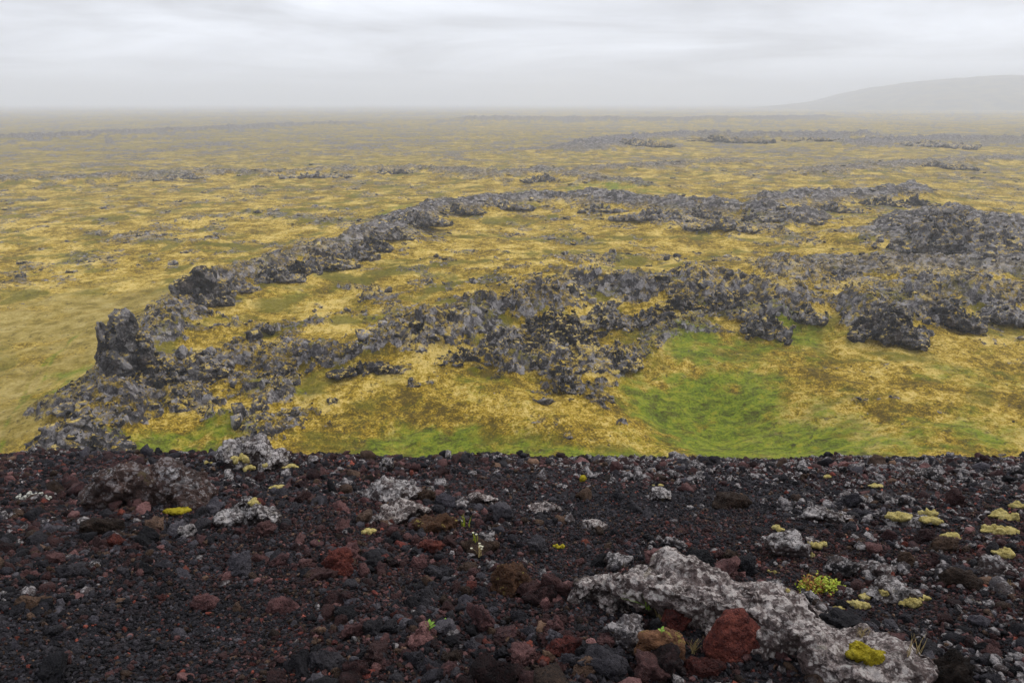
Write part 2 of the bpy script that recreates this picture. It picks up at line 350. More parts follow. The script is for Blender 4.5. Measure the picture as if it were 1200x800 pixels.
def mat_scoria(name, stops, lichen=0.0, lichen_col=(.46, .43, .42), rough=.80, scale=1.0, moss=0.0):
    """foreground cinder: pitted, wet, with optional pale lichen crust"""
    m = MB(name); g = m.pos(); _, o = m.objvec()
    n1 = m.noise(g, 14 * scale, 5, .7); n2 = m.noise(g, 85 * scale, 4, .7)
    k = m.math('ADD', m.math('ADD', m.math('MULTIPLY', n1, .42), m.math('MULTIPLY', n2, .40)), m.math('MULTIPLY', o, .22))
    col = m.crmp(k, [(p, tuple(q * 1.25 for q in c)) for p, c in stops])
    hs = m.node('ShaderNodeHueSaturation'); m.l.new(col, hs.inputs['Color']); m.l.new(m.math('ADD', .50, m.math('MULTIPLY', m.math('POWER', m.math('FRACT', m.math('MULTIPLY', o, 7.3)), 2.0), 1.7)), hs.inputs['Value'])
    col = hs.outputs[0]
    r = rough
    if lichen > 0:
        big = m.noise(g, 4.5 * scale, 4, .65, .6); fine = m.noise(g, 34 * scale, 5, .75, .4)
        up = m.ramp(m.nz(), -.2, .75)
        f = m.math('ADD', m.math('ADD', m.math('MULTIPLY', big, .75), m.math('MULTIPLY', fine, .75)), m.math('MULTIPLY', up, .22))
        th = 1.13 - .225 * lichen
        lf = m.ramp(f, th - .05, th + .05)
        jit = m.math('MULTIPLY', m.math('SUBTRACT', m.noise(g, 70 * scale, 4, .75), .5), .7)
        sa = m.math('MULTIPLY', m.ramp(m.math('ADD', m.vor(g, 17 * scale), jit), .43, .34), m.ramp(m.noise(g, 8 * scale, 3), .44, .52))
        sb = m.math('MULTIPLY', m.ramp(m.math('ADD', m.vor(g, 41 * scale), jit), .42, .32), m.ramp(m.noise(g, 15 * scale, 3), .44, .52))
        spots = m.math('MULTIPLY', m.math('MAXIMUM', sa, sb), m.ramp(m.nz(), -.35, .35))
        lc = m.crmp(m.noise(g, 36 * scale, 6, .80),
                    [(.41, tuple(q * .16 for q in lichen_col)), (.475, tuple(q * .46 for q in lichen_col)), (.53, lichen_col), (.60, tuple(min(.64, q * 2.0) for q in lichen_col))])
        col = m.mix(m.math('MULTIPLY', lf, .92), col, lc)
        col = m.mix(m.math('MULTIPLY', spots, min(1.0, lichen * .8)), col, tuple(min(.62, q * 1.85) for q in lichen_col))
        bare = m.ramp(m.noise(g, 6.5 * scale, 5, .75, .8), .53, .61)
        col = m.mix(m.math('MULTIPLY', bare, .75), col, (.055, .038, .034))
        ol = m.ramp(m.noise(g, 9 * scale, 4, .7), .62, .68)
        col = m.mix(m.math('MULTIPLY', ol, .55), col, (.13, .10, .045))
        r = m.math('ADD', rough, m.math('MULTIPLY', lf, .12))
    if moss > 0:
        mf = m.math('MULTIPLY', m.ramp(m.nz(), .3, .8), m.ramp(m.noise(g, 22 * scale, 4, .7), .66 - .2 * moss, .74 - .2 * moss))
        col = m.mix(mf, col, m.mix(m.noise(g, 60, 3), (.20, .14, .025), (.40, .33, .10)))
    pit = m.vor(g, 60 * scale); h = m.math('ADD', m.math('ADD', m.math('MULTIPLY', m.noise(g, 26 * scale, 6, .8), 1.3), m.math('MULTIPLY', m.ramp(pit, .0, .45), .45)), m.math('MULTIPLY', n2, .4))
    return m.finish(col, r, m.bump(h, 1.0, .03 / scale), .16)

def mat_cushion(name, c1, c2, c3, scale=1.0):
    m = MB(name); g = m.pos()
    n = m.math('ADD', m.math('MULTIPLY', m.noise(g, 28 * scale, 4, .65), .55), m.math('MULTIPLY', m.noise(g, 160 * scale, 3, .7), .45))
    col = m.crmp(n, [(.36, c1), (.50, c2), (.64, c3)])
    h = m.math('ADD', m.noise(g, 150 * scale, 4, .8), m.math('MULTIPLY', m.noise(g, 45 * scale, 3), .8))
    return m.finish(col, .95, m.bump(h, 1.0, .012), .1)
def mat_leaf(name, c1, c2):
    m = MB(name); g = m.pos(); m.finish(m.mix(m.ramp(m.noise(g, 55, 3), .35, .65), c1, c2), .55, None, .3)
    return m.m

M_PLAIN = mat_plain()
M_LAVA = mat_lava('grey_lava', .95, .75)
M_LAVA_D = mat_lava('dark_lava', .78, .60)
M_LAVA_N = mat_lava('bare_grey_lava', 1.1, .45)
M_BLACK = mat_scoria('black_scoria', [(.36, (.0075, .0068, .0085)), (.50, (.021, .019, .023)), (.66, (.052, .047, .052)), (.8, (.085, .075, .08))])
M_MAROON = mat_scoria('maroon_scoria', [(.36, (.012, .0075, .0085)), (.50, (.044, .020, .0195)), (.66, (.108, .053, .049)), (.8, (.17, .10, .092))])
M_BROWN = mat_scoria('brown_scoria', [(.36, (.014, .009, .007)), (.50, (.044, .027, .019)), (.66, (.105, .062, .040)), (.8, (.15, .10, .07))])
M_RED = mat_scoria('red_scoria', [(.36, (.018, .007, .007)), (.50, (.075, .019, .015)), (.64, (.20, .055, .036)), (.76, (.30, .12, .08))])
M_GREY = mat_scoria('grey_speckled_scoria', [(.36, (.010, .009, .010)), (.50, (.034, .029, .031)), (.66, (.080, .07, .072)), (.8, (.13, .11, .11))], lichen=.90, lichen_col=(.27, .245, .24))
M_CRUST = mat_scoria('lichen_crusted_rock', [(.36, (.016, .011, .011)), (.50, (.05, .036, .034)), (.66, (.11, .085, .08)), (.8, (.16, .13, .12))], lichen=1.0, lichen_col=(.34, .305, .295), scale=.8)
M_SLAB = mat_scoria('pale_lichen_slab_rock', [(.36, (.020, .013, .012)), (.50, (.055, .038, .035)), (.66, (.12, .090, .084)), (.8, (.19, .15, .14))], lichen=1.12, lichen_col=(.37, .298, .278), scale=.75)
M_LEDGE = mat_scoria('brown_ledge_rock', [(.36, (.014, .009, .008)), (.50, (.044, .027, .023)), (.66, (.10, .062, .052)), (.8, (.15, .10, .09))], lichen=.45, lichen_col=(.28, .26, .26), scale=.7)
M_RUST = mat_scoria('rust_moss_rock', [(.36, (.016, .008, .006)), (.50, (.055, .026, .015)), (.66, (.125, .060, .030)), (.8, (.19, .10, .05))], moss=.45, scale=.8)
M_CUSH = mat_cushion('woolly_moss', (.22, .165, .045), (.46, .37, .13), (.62, .53, .24))
M_CUSH_Y = mat_cushion('bright_yellow_moss', (.14, .105, .008), (.33, .26, .016), (.46, .38, .045))
M_LEAF = mat_leaf('fresh_green_leaf', (.11, .22, .02), (.24, .38, .05))
M_LEAF_Y = mat_leaf('yellow_green_shoot', (.22, .28, .015), (.42, .45, .04))
M_LEAF_R = mat_leaf('rusty_shoot', (.16, .06, .012), (.36, .17, .03))
M_STRAW = mat_leaf('dry_straw', (.26, .19, .075), (.46, .36, .17))
M_FLOWER = mat_leaf('pale_petal', (.42, .40, .28), (.55, .52, .38))
M_LICHW = mat_leaf('white_lichen', (.22, .21, .17), (.46, .45, .40))

# ------------------------------------------------------------------ object helpers
def link(name, me, mat=None, parent=None, kind=None, label=None, cat=None, group=None, loc=None):
    o = bpy.data.objects.new(name, me); COL.objects.link(o)
    if mat is not None and me is not None and not me.materials: me.materials.append(mat)
    if parent is not None: o.parent = parent
    if kind: o['kind'] = kind
    if label: o['label'] = label
    if cat: o['category'] = cat
    if group: o['group'] = group
    if loc is not None: o.location = loc
    return o
def mesh_np(name, v, f, smooth=True):
    me = bpy.data.meshes.new(name); v = np.ascontiguousarray(v, dtype=np.float32)
    if isinstance(f, np.ndarray):
        n, k = f.shape
        me.vertices.add(len(v)); me.vertices.foreach_set('co', v.ravel()); me.loops.add(n * k); me.loops.foreach_set('vertex_index', f.ravel().astype(np.int32))
        me.polygons.add(n); me.polygons.foreach_set('loop_start', np.arange(0, n * k, k, dtype=np.int32))
        me.update(calc_edges=True)
    else:
        me.from_pydata(v.tolist(), [], f)
    if smooth: me.polygons.foreach_set('use_smooth', np.ones(len(me.polygons), dtype=bool))
    me.update(); return me
def grid_faces(nr, nc):
    i = np.arange(nr - 1)[:, None] * nc + np.arange(nc - 1)[None]
    return np.stack((i, i + 1, i + nc + 1, i + nc), -1).reshape(-1, 4)
_ico = {}
def ico(sub):
    if sub not in _ico:
        b = bmesh.new(); bmesh.ops.create_icosphere(b, subdivisions=sub, radius=1.0)
        _ico[sub] = (np.array([v.co[:] for v in b.verts]), np.array([[v.index for v in f.verts] for f in b.faces])); b.free()
    return _ico[sub]
def stone_verts(seed, sub=3, cuts=11, rough=.10, pit=.0, depth=(.46, .90), boxy=1.0, freq=2.2):
    """angular stone: a ball chopped by random planes, then roughened"""
    rng = np.random.default_rng(seed); v, f = ico(sub); v = np.sign(v) * np.abs(v) ** boxy
    for _ in range(cuts):
        n = rng.normal(size=3); n /= np.linalg.norm(n); d = rng.uniform(*depth)
        s = v @ n - d; v -= np.outer(np.maximum(s, 0), n) * .94
    nrm = v / (np.linalg.norm(v, axis=1, keepdims=True) + 1e-9)
    q = fbm3(v * freq + seed, 4, seed, .65); v += nrm * (rough * (q - .9 * np.abs(fbm3(v * freq * 1.4 + seed * 2.3, 3, seed + 9, .6)) + .2))[:, None]
    if pit: v -= nrm * (pit * np.clip(fbm3(v * 5 + seed * 3, 2, seed + 5), 0, 1))[:, None]
    return v, f
def rot(e): return np.array(Euler(e).to_matrix())
def heap(name, chunks, voxel, rough, rscale, seed, mat, smooth=True, boxy=1.0, octs=4, depth=(.46, .90)):
    """one continuous craggy body: chopped lumps fused by a voxel remesh and roughened"""
    vs, fs, k = [], [], 0
    for (loc, dim, r, sd, cuts) in chunks:
        v, f = stone_verts(sd, 2, cuts, .08, boxy=boxy, depth=depth); v = (v * np.array(dim) * .5) @ rot(r).T + np.array(loc)
        vs.append(v); fs.append(f + k); k += len(v)
    me = mesh_np(name, np.concatenate(vs), np.concatenate(fs), False)
    o = bpy.data.objects.new(name + '_tmp', me); COL.objects.link(o)
    md = o.modifiers.new('r', 'REMESH'); md.mode = 'VOXEL'; md.voxel_size = voxel; md.use_smooth_shade = smooth
    dg = bpy.context.evaluated_depsgraph_get(); ev = o.evaluated_get(dg); me2 = bpy.data.meshes.new_from_object(ev)
    bpy.data.objects.remove(o); bpy.data.meshes.remove(me); me2.name = name
    n = len(me2.vertices); co = np.empty(n * 3, np.float32); me2.vertices.foreach_get('co', co); co = co.reshape(-1, 3).astype(float)
    no = np.empty(n * 3, np.float32); me2.vertex_normals.foreach_get('vector', no); no = no.reshape(-1, 3)
    q = co / rscale + seed * 1.7
    dsp = fbm3(q, octs, seed, .6) - .6 * np.abs(fbm3(q * 2.3, octs - 1, seed + 3, .55))
    co = co + no * (rough * dsp)[:, None]
    me2.vertices.foreach_set('co', co.astype(np.float32).ravel()); me2.update()
    me2.materials.clear(); me2.materials.append(mat)
    return me2

# ------------------------------------------------------------------ the plain, one sheet out to the horizon
az = np.concatenate((np.arange(-180, -40, 4.0), np.arange(-40, 40.001, .092), np.arange(44, 181, 4.0)))
dep = np.concatenate((np.linspace(35, 28, 12), np.linspace(27.7, 0.40, 630), np.array((.34, .28, .22, .17))))
rr = -PLAIN / np.tan(np.radians(dep)); A = np.radians(az)
X = (rr[:, None] * np.sin(A)[None]).ravel(); Y = (rr[:, None] * np.cos(A)[None]).ravel()
Z, ROCK, GREEN, TAN, HEATH = plain_fields(X, Y)
me = mesh_np('lava_plain', np.stack((X, Y, Z), 1), grid_faces(len(rr), len(az)))
at = me.attributes.new('zones', 'FLOAT_COLOR', 'POINT')
at.data.foreach_set('color', np.stack((ROCK, GREEN, TAN, HEATH), 1).astype(np.float32).ravel())
link('lava_plain', me, M_PLAIN, kind='structure', label='mossy yellow lava plain with green hollows running to the misty horizon')
print('plain', time.time() - T0)

# distant hill ridge
mu = np.linspace(0, 1, 300); mw = np.linspace(0, 1, 80)
XX, YY = np.meshgrid(1180 + mu * 2400, 2700 + mw * 1600); ux = XX; uy = (YY - 2700) / 1600; K = 1.5
prof = np.interp(ux, [1180, 1390, 1500, 1580, 1660, 1760, 1880, 2000, 2150, 2350, 2700, 3100, 3580], [20, 41, 58, 84, 108, 124, 140, 150, 156, 150, 136, 110, 60])
sn = np.clip(np.sin(np.clip(uy, 0, 1) * math.pi), 0, 1) ** .7
ZZ = PLAIN - 6 + ((prof - 41) * K + 41) * sn * (1 + .14 * fbm(XX / 300, YY / 300, 4, 501)) + 14 * fbm(XX / 160, YY / 120, 5, 503) * sn; XX = XX * K; YY = YY * K
mh = mesh_np('mountain', np.stack((XX.ravel(), YY.ravel(), ZZ.ravel()), 1), grid_faces(80, 300))
mm = MB('hill_ground'); pp = mm.pos()
M_HILL = mm.finish(mm.crmp(mm.noise(pp, .012, 5, .65), [(.38, (.05, .045, .035)), (.55, (.14, .11, .045)), (.7, (.22, .17, .06))]), .95, None, .1)
link('mountain', mh, M_HILL, kind='structure', label='long low hill fading into the mist above the plain')

# ------------------------------------------------------------------ the cinder slope
tcol = np.concatenate((np.linspace(-7, -1.06, 30), np.linspace(-1.0, 1.0, 330), np.linspace(1.06, 7, 30)))
yrow = np.concatenate((np.linspace(-10, 1.4, 20), 1.55 + 11.6 * np.linspace(0, 1, 290) ** 1.35, np.linspace(13.4, 76, 70)))
XX = tcol[None] * (np.maximum(yrow, 1.0) + 1.5)[:, None]; YY = np.repeat(yrow[:, None], len(tcol), 1)
ZZ = slope_h(XX.ravel(), YY.ravel()) + .010 * fbm(XX.ravel() / .08, YY.ravel() / .08, 3, 230)
mg = mesh_np('cinder_slope', np.stack((XX.ravel(), YY.ravel(), ZZ), 1), grid_faces(len(yrow), len(tcol)))
m = MB('black_cinder_ground'); p = m.pos()
n1 = m.noise(p, 45, 4, .7); n2 = m.noise(p, 1.3, 4, .6); vd = m.vor(p, 85); vc = m.vor(p, 85, 'F1', 'Color')
sp = m.node('ShaderNodeSeparateColor'); m.l.new(vc, sp.inputs[0])
c = m.crmp(m.math('ADD', m.math('MULTIPLY', n1, .5), m.math('MULTIPLY', sp.outputs[0], .45)), [(.25, (.005, .0046, .006)), (.5, (.013, .0115, .0145)), (.8, (.034, .029, .033))])
c = m.mix(m.math('MULTIPLY', m.ramp(n2, .5, .68), .55), c, (.035, .020, .019))
h = m.math('ADD', m.math('MULTIPLY', m.math('SUBTRACT', 1.0, vd), .8), m.math('MULTIPLY', n1, .8))
M_CINDER = m.finish(c, .8, m.bump(h, 1.0, .018), .15)
link('cinder_slope', mg, M_CINDER, kind='structure', label='black volcanic cinder slope falling away from the camera')

# ------------------------------------------------------------------ lava crags on the plain
LM_P = []     # landmarks on the plain: (x, y, phrase)
def crag(u, v, wp, hp, label, mat, seed, n=None, deep=.8, peak=.5, lean=0.0, cols=None, name='lava_crag', phrase=None, block=.72, body=1.0):
    P, ts = on_plain(u, v); s = ts / FPX; w = wp * s; h = hp * s; dp = w * deep
    rng = np.random.default_rng(seed); ch = []
    n = n or int(np.clip(wp * hp / 15, 34, 190))
    for i in range(n):
        a = rng.uniform(-1, 1); b = rng.uniform(-1, 1)
        env = max(0.0, 1 - abs(a - lean) ** (1.0 / peak)) * (1 - b * b * .8)
        env = max(env, .12); hh = h * body * env * rng.uniform(.6, 1.0)
        sz = block * (h * .30 + w * .055) * rng.uniform(.6, 1.25)
        x = a * w * .5 * .9; y = b * dp * .5
        ch.append(((x, y, hh * .5 - h * .06), (sz * 1.1, sz, max(hh * 1.0, sz * .7)), (rng.normal() * .16, rng.normal() * .16, rng.uniform(0, 3.1)), seed * 100 + i, 15))
        ch.append(((x + rng.normal() * sz * .3, y + rng.normal() * sz * .3, hh * .86 - h * .03), (sz * rng.uniform(.6, 1.1), sz * rng.uniform(.5, .9), sz * rng.uniform(.35, .9)),
                   (rng.normal() * .5, rng.normal() * .5, rng.uniform(0, 3.1)), seed * 100 + 50 + i, 15))
    for q in (-.3, 0, .3):      # the common root of the outcrop
        ch.append(((q * w, 0, -h * .06), (w * .46, dp * .62, max(h * .5, 5 * s)), (0, 0, 0), seed * 100 + 80, 4))
    for (cx, cy, cw, cd, chh, tilt) in (cols or []):
        ch.append(((cx * w, cy * w, chh * h * .5 - h * .05), (cw * w, cd * w, chh * h * 1.18), (0.05, tilt, rng.uniform(-.3, .3)), seed * 100 + 99 + int(cx * 40), 6))
    vox = max(.16, s * 1.42)
    me = heap(name, ch, vox, .13 * h ** .5 + .05, max(1.2, s * 8), seed, mat, smooth=False, boxy=.6, octs=2, depth=(.36, .74))
    yaw = -math.atan2(P[0], P[1])
    o = link(name, me, label=label, cat='lava outcrop', loc=(P[0], P[1], P[2] - .15)); o.rotation_euler.z = yaw
    LM_P.append((P[0], P[1], phrase or label, w))
    return o
crag(150, 454, 62, 90, 'tall dark lava pillar standing steeply at the end of the crater rim', M_LAVA_D, 1, n=26, deep=.8, peak=.8, name='lava_pillar', phrase='the tall dark lava pillar', block=.45, body=.42,
     cols=[(-.16, 0, .56, .6, 1.05, .02), (-.22, .05, .44, .6, 1.07, .0), (.0, .1, .60, .6, 1.04, -.02), (.06, .05, .5, .6, 1.02, .1), (.24, .06, .54, .5, .80, .12), (-.32, -.12, .3, .4, .60, 0), (.36, .1, .44, .4, .52, .15), (-.05, -.2, .4, .4, .6, .1)])
crag(200, 448, 105, 48, 'rough heap of lava blocks sloping off the tall pillar', M_LAVA, 2, peak=.7, lean=-.3, phrase='the heap beside the tall pillar')
crag(236, 352, 72, 46, 'pointed brown lava crag behind the tall pillar on the rim', M_LAVA_D, 3, n=34, deep=.7, peak=.55, phrase='the pointed brown crag', block=.6, body=.6,
     cols=[(.02, 0, .46, .5, .98, .25), (.14, 0, .40, .5, .86, .55), (-.12, -.05, .42, .5, .76, -.5), (-.34, -.1, .3, .4, .60, -.05), (.32, .1, .4, .4, .5, .6)])
crag(318, 328, 84, 26, 'dark wall of lava along the rim next to the pointed crag', M_LAVA_D, 4, deep=.35, peak=.9, phrase='the dark rim wall')
crag(382, 312, 78, 30, 'grey lava wall where the rim bends away', M_LAVA, 5, deep=.4, peak=.9, phrase='the bend of the rim wall')
crag(440, 292, 44, 30, 'upright lava block at the bend of the rim', M_LAVA_D, 6, deep=.6, peak=.6, phrase='the upright block on the rim')
crag(488, 262, 88, 22, 'long low lava spur at the back of the rim', M_LAVA_D, 7, deep=.4, peak=.8, phrase='the back spur of the rim')
crag(242, 445, 56, 50, 'split lava knob with a dark cleft below the pointed crag', M_LAVA, 8, peak=.6, phrase='the split lava knob')
crag(112, 528, 82, 26, 'pale craggy lava toe just above the cinder slope', M_LAVA_N, 9, peak=.8, phrase='the pale lava toe')
crag(92, 478, 54, 26, 'dark rubbly lava shoulder on the grassy side of the pillar', M_LAVA_D, 10, peak=.8, phrase='the dark rubbly shoulder')
crag(590, 408, 80, 36, 'jumbled grey lava at the low end of the middle ridge', M_LAVA, 11, peak=.8, phrase='the low end of the middle ridge')
crag(652, 402, 96, 58, 'highest jagged mass of the middle lava ridge', M_LAVA, 12, peak=.7, phrase='the jagged middle ridge')
crag(708, 378, 72, 34, 'broken lava ledge stepping down from the highest jagged mass', M_LAVA, 13, peak=.8, phrase='the broken ledge')
crag(662, 452, 62, 26, 'lava outcrop on the yellow moss below the middle ridge', M_LAVA, 14, peak=.8, phrase='the low outcrop under the middle ridge')
crag(762, 378, 80, 24, 'low lava wall along the top of the green hollow', M_LAVA, 15, peak=.9, phrase='the low wall over the green hollow')
crag(848, 356, 90, 26, 'long crest of grey lava above the green hollow', M_LAVA, 16, peak=.9, deep=.5, phrase='the long grey crest')
crag(894, 390, 66, 48, 'square dark lava block at the top edge of the green hollow', M_LAVA_D, 17, n=40, peak=.95, phrase='the square dark block')
crag(1040, 392, 84, 50, 'rounded grey lava bluff right of the green hollow', M_LAVA_N, 18, peak=.8, phrase='the rounded grey bluff')
crag(1108, 375, 84, 34, 'lava wall joining the rounded bluff to the edge of view', M_LAVA_N, 19, peak=.95, deep=.5, phrase='the wall behind the rounded bluff')
crag(1176, 372, 70, 34, 'lava wall end at the side of the picture', M_LAVA_N, 20, peak=.95, phrase='the wall end')
crag(1115, 290, 140, 62, 'broad pyramid shaped lava mound beyond the grey slabs', M_LAVA, 21, deep=.7, peak=.7, lean=-.1, phrase='the broad lava mound')
crag(880, 258, 26, 26, 'small upright lava knob on the far wall', M_LAVA_D, 22, n=14, peak=.6, phrase='the upright knob')
crag(770, 256, 110, 18, 'long dark lava wall on the far side of the moss basin', M_LAVA_D, 23, deep=.3, peak=1, phrase='the long far wall')
crag(845, 266, 84, 20, 'rubbly lava bank below the small upright knob', M_LAVA, 24, deep=.5, peak=1, phrase='the rubbly far bank')
crag(1028, 240, 76, 16, 'thin dark lava scarp behind the broad mound', M_LAVA_D, 25, deep=.3, peak=1, phrase='the thin dark scarp')
crag(638, 212, 62, 13, 'low dark lava hump far out on the plain', M_LAVA_D, 26, deep=.5, peak=.7, phrase='the far dark hump')
crag(1090, 330, 90, 18, 'flat grey lava slabs between the mound and the bluff', M_LAVA_N, 27, deep=.6, peak=1, phrase='the flat grey slabs')
crag(990, 326, 80, 16, 'low grey slab field beside the flat slabs', M_LAVA_N, 28, deep=.6, peak=1, phrase='the low slab field')
crag(330, 440, 70, 20, 'low lava bank in the moss beyond the toe', M_LAVA, 29, peak=1, phrase='the low bank in the moss')
crag(430, 434, 90, 18, 'dark scarp of lava across the middle of the moss', M_LAVA_D, 30, deep=.35, peak=1, phrase='the dark scarp in the moss')
for k_, (u, v, wp, hp, lab, ph, mt, dp) in enumerate([
    (275, 340, 60, 24, 'craggy lava wall joining the pointed crag to the dark rim wall', 'the joining wall', M_LAVA, .4),
    (350, 320, 56, 22, 'broken wall of lava midway along the dark rim wall', 'the broken rim wall', M_LAVA_D, .4),
    (415, 301, 60, 26, 'dark stepped lava between the rim bend and the upright block', 'the stepped lava', M_LAVA_D, .4),
    (463, 279, 48, 20, 'narrow lava crest climbing behind the upright block', 'the narrow crest', M_LAVA_D, .4),
    (532, 249, 76, 14, 'flat dark lava crest at the back of the moss basin', 'the flat dark crest', M_LAVA_D, .35),
    (590, 243, 70, 11, 'faint low lava crest where the back rim fades out', 'the faint crest', M_LAVA_D, .35),
    (706, 247, 60, 14, 'near end of the far dark lava wall by a green dip', 'the near end of the far wall', M_LAVA_D, .35),
    (820, 254, 70, 17, 'dark lava wall just before the small upright knob', 'the wall before the knob', M_LAVA_D, .35),
    (925, 258, 74, 18, 'dark lava wall just past the small upright knob', 'the wall past the knob', M_LAVA_D, .35),
    (975, 247, 74, 13, 'thin lava wall leading to the thin dark scarp', 'the leading wall', M_LAVA_D, .3),
    (1072, 240, 50, 20, 'dark lava shoulder at the foot of the broad mound', 'the mound shoulder', M_LAVA_D, .4),
    (1180, 288, 70, 34, 'outer slope of the broad lava mound at the side', 'the outer mound slope', M_LAVA, .6),
    (545, 420, 76, 20, 'tangled grey lava where the middle ridge starts', 'the start of the middle ridge', M_LAVA, .5),
    (800, 360, 64, 24, 'grey lava hump in the middle ridge crest', 'the crest hump', M_LAVA, .5),
    (940, 372, 60, 22, 'scattered lava ledge between the square block and the bluff', 'the scattered ledge', M_LAVA, .5),
    (720, 425, 66, 26, 'lava tongue running down into the green hollow', 'the lava tongue', M_LAVA, .6),
    (745, 170, 90, 8, 'far thin dark lava band in the mist', 'the far thin band', M_LAVA_D, .3),
    (850, 166, 110, 8, 'far long dark lava band in the mist', 'the far long band', M_LAVA_D, .3),
    (960, 166, 90, 7, 'far low lava band towards the hill', 'the far low band', M_LAVA_D, .3),
    (1090, 171, 110, 7, 'far wide lava band under the hill', 'the far wide band', M_LAVA_D, .3),
    (215, 209, 60, 8, 'low dark lava swell on the misty grass side of the plain', 'the dark swell', M_LAVA_D, .4),
    (370, 207, 90, 7, 'long low lava swell behind the rim in the mist', 'the long swell', M_LAVA_D, .3),
    (470, 203, 60, 7, 'short lava swell near the foggy middle of the plain', 'the short swell', M_LAVA_D, .3),
    (1100, 196, 90, 8, 'dark lava streak behind the broad mound', 'the dark streak', M_LAVA_D, .3)]):
    crag(u, v, wp, hp, lab, mt, 60 + k_, deep=dp, peak=1, phrase=ph, block=.8 if hp > 13 else 1.5)
print('crags', time.time() - T0)

# ------------------------------------------------------------------ loose lava blocks: the largest one by one, the rest one object
def proto_set(prefix, variants, mats, sub, **kw):
    pm = {}
    for i in range(variants):
        v, f = stone_verts(700 + i * 17 + len(prefix), sub, **kw)
        for j, mt in enumerate(mats):
            me = mesh_np('%s_stone' % prefix, v, f, False); me.materials.append(mt); pm[(i, j)] = me
    return pm
def scatter_stuff(name, pts, rots, scls, idx, meshes, label, cat):
    col = bpy.data.collections.new(name + '_kinds')
    for k, me in enumerate(meshes):
        o = bpy.data.objects.new('kind_%03d' % k, me); col.objects.link(o)
    me = bpy.data.meshes.new(name); me.vertices.add(len(pts)); me.vertices.foreach_set('co', pts.astype(np.float32).ravel())
    a = me.attributes.new('rot', 'FLOAT_VECTOR', 'POINT'); a.data.foreach_set('vector', rots.astype(np.float32).ravel())
    a = me.attributes.new('scl', 'FLOAT_VECTOR', 'POINT'); a.data.foreach_set('vector', scls.astype(np.float32).ravel())
    a = me.attributes.new('idx', 'INT', 'POINT'); a.data.foreach_set('value', idx.astype(np.int32))
    me.update()
    o = link(name, me, kind='stuff', label=label, cat=cat)
    g = bpy.data.node_groups.new(name, 'GeometryNodeTree')
    g.interface.new_socket('Geometry', in_out='INPUT', socket_type='NodeSocketGeometry'); g.interface.new_socket('Geometry', in_out='OUTPUT', socket_type='NodeSocketGeometry')
    gi = g.nodes.new('NodeGroupInput'); go = g.nodes.new('NodeGroupOutput'); ip = g.nodes.new('GeometryNodeInstanceOnPoints')
    ci = g.nodes.new('GeometryNodeCollectionInfo'); ci.inputs['Collection'].default_value = col; ci.inputs['Separate Children'].default_value = True; ci.inputs['Reset Children'].default_value = True
    def attr(nm, ty):
        n = g.nodes.new('GeometryNodeInputNamedAttribute'); n.data_type = ty; n.inputs['Name'].default_value = nm; return n.outputs[0]
    g.links.new(gi.outputs[0], ip.inputs['Points']); g.links.new(ci.outputs[0], ip.inputs['Instance']); ip.inputs['Pick Instance'].default_value = True
    g.links.new(attr('idx', 'INT'), ip.inputs['Instance Index']); g.links.new(attr('scl', 'FLOAT_VECTOR'), ip.inputs['Scale'])
    er = g.nodes.new('FunctionNodeEulerToRotation'); g.links.new(attr('rot', 'FLOAT_VECTOR'), er.inputs[0]); g.links.new(er.outputs[0], ip.inputs['Rotation'])
    g.links.new(ip.outputs[0], go.inputs[0])
    o.modifiers.new('scatter', 'NODES').node_group = g
    return o
USED = set()
def relation(desc, x, y, marks, near):
    first = None
    for best in sorted(marks, key=lambda q: (q[0] - x) ** 2 + (q[1] - y) ** 2)[:6]:
        t = desc + ' ' + relate(x, y, best, near); first = first or t
        if t not in USED: break
    else: t = first
    USED.add(t); return t
def relate(x, y, best, near):
    dx = x - best[0]; dy = y - best[1]; dd = math.hypot(dx, dy)
    # directions as seen: depth along the line from the viewer
    ang = math.atan2(dx, dy)
    if abs(dx) > abs(dy) * .8: w = 'beside'
    elif dy > 0: w = 'behind'
    else: w = 'in front of'
    if dd < near * .6: w = {'beside': 'close beside', 'behind': 'just behind', 'in front of': 'just in front of'}[w]
    return w + ' ' + best[2]

rng = np.random.default_rng(11)
n = 130000
d_ = 78 * np.exp(rng.uniform(0, 1, n) * math.log(560 / 78)); a_ = np.radians(rng.uniform(-39, 39, n))
px = d_ * np.sin(a_); py = d_ * np.cos(a_)
z_, rk_, gr_, tn_, _ = plain_fields(px, py, False); rk_ = np.clip(rk_, 0, 1)
keep = rng.uniform(0, 1, n) < np.clip(rk_ * 1.1, 0.006, 1) * np.clip(1.3 - gr_ * 1.3, .03, 1) * np.clip(1.2 - tn_, .06, 1) * .27
px, py, z_, rk_, d_ = [q[keep] for q in (px, py, z_, rk_, d_)]
n = len(px)
size = (.36 + .34 * rng.pareto(2.1, n)) * (.75 + d_ / 400); size = np.clip(size, .3, 3.4) * np.where(rk_ > .3, 1, .75)
asp = np.stack((rng.uniform(.8, 1.3, n), rng.uniform(.7, 1.1, n), rng.uniform(.55, .95, n)), 1)
asp[:, 2] *= np.clip(1.25 - d_ / 420, .42, 1); asp[:, 0] *= 1 + .5 * np.clip((d_ - 150) / 250, 0, 1)
scl = asp * size[:, None] * .5
rots = np.stack((rng.normal(0, .35, n) * (asp[:, 2] > .6), rng.normal(0, .35, n) * (asp[:, 2] > .6), rng.uniform(0, 6.28, n)), 1)
lp = proto_set('lava', 8, [M_LAVA, M_LAVA_D, M_LAVA_N], 2, cuts=12, rough=.34, boxy=.7, depth=(.36, .8))
mi = rng.choice(3, n, p=[.5, .2, .3]); vi = rng.integers(0, 8, n)
z_ = plain_fields(px, py, True)[0]
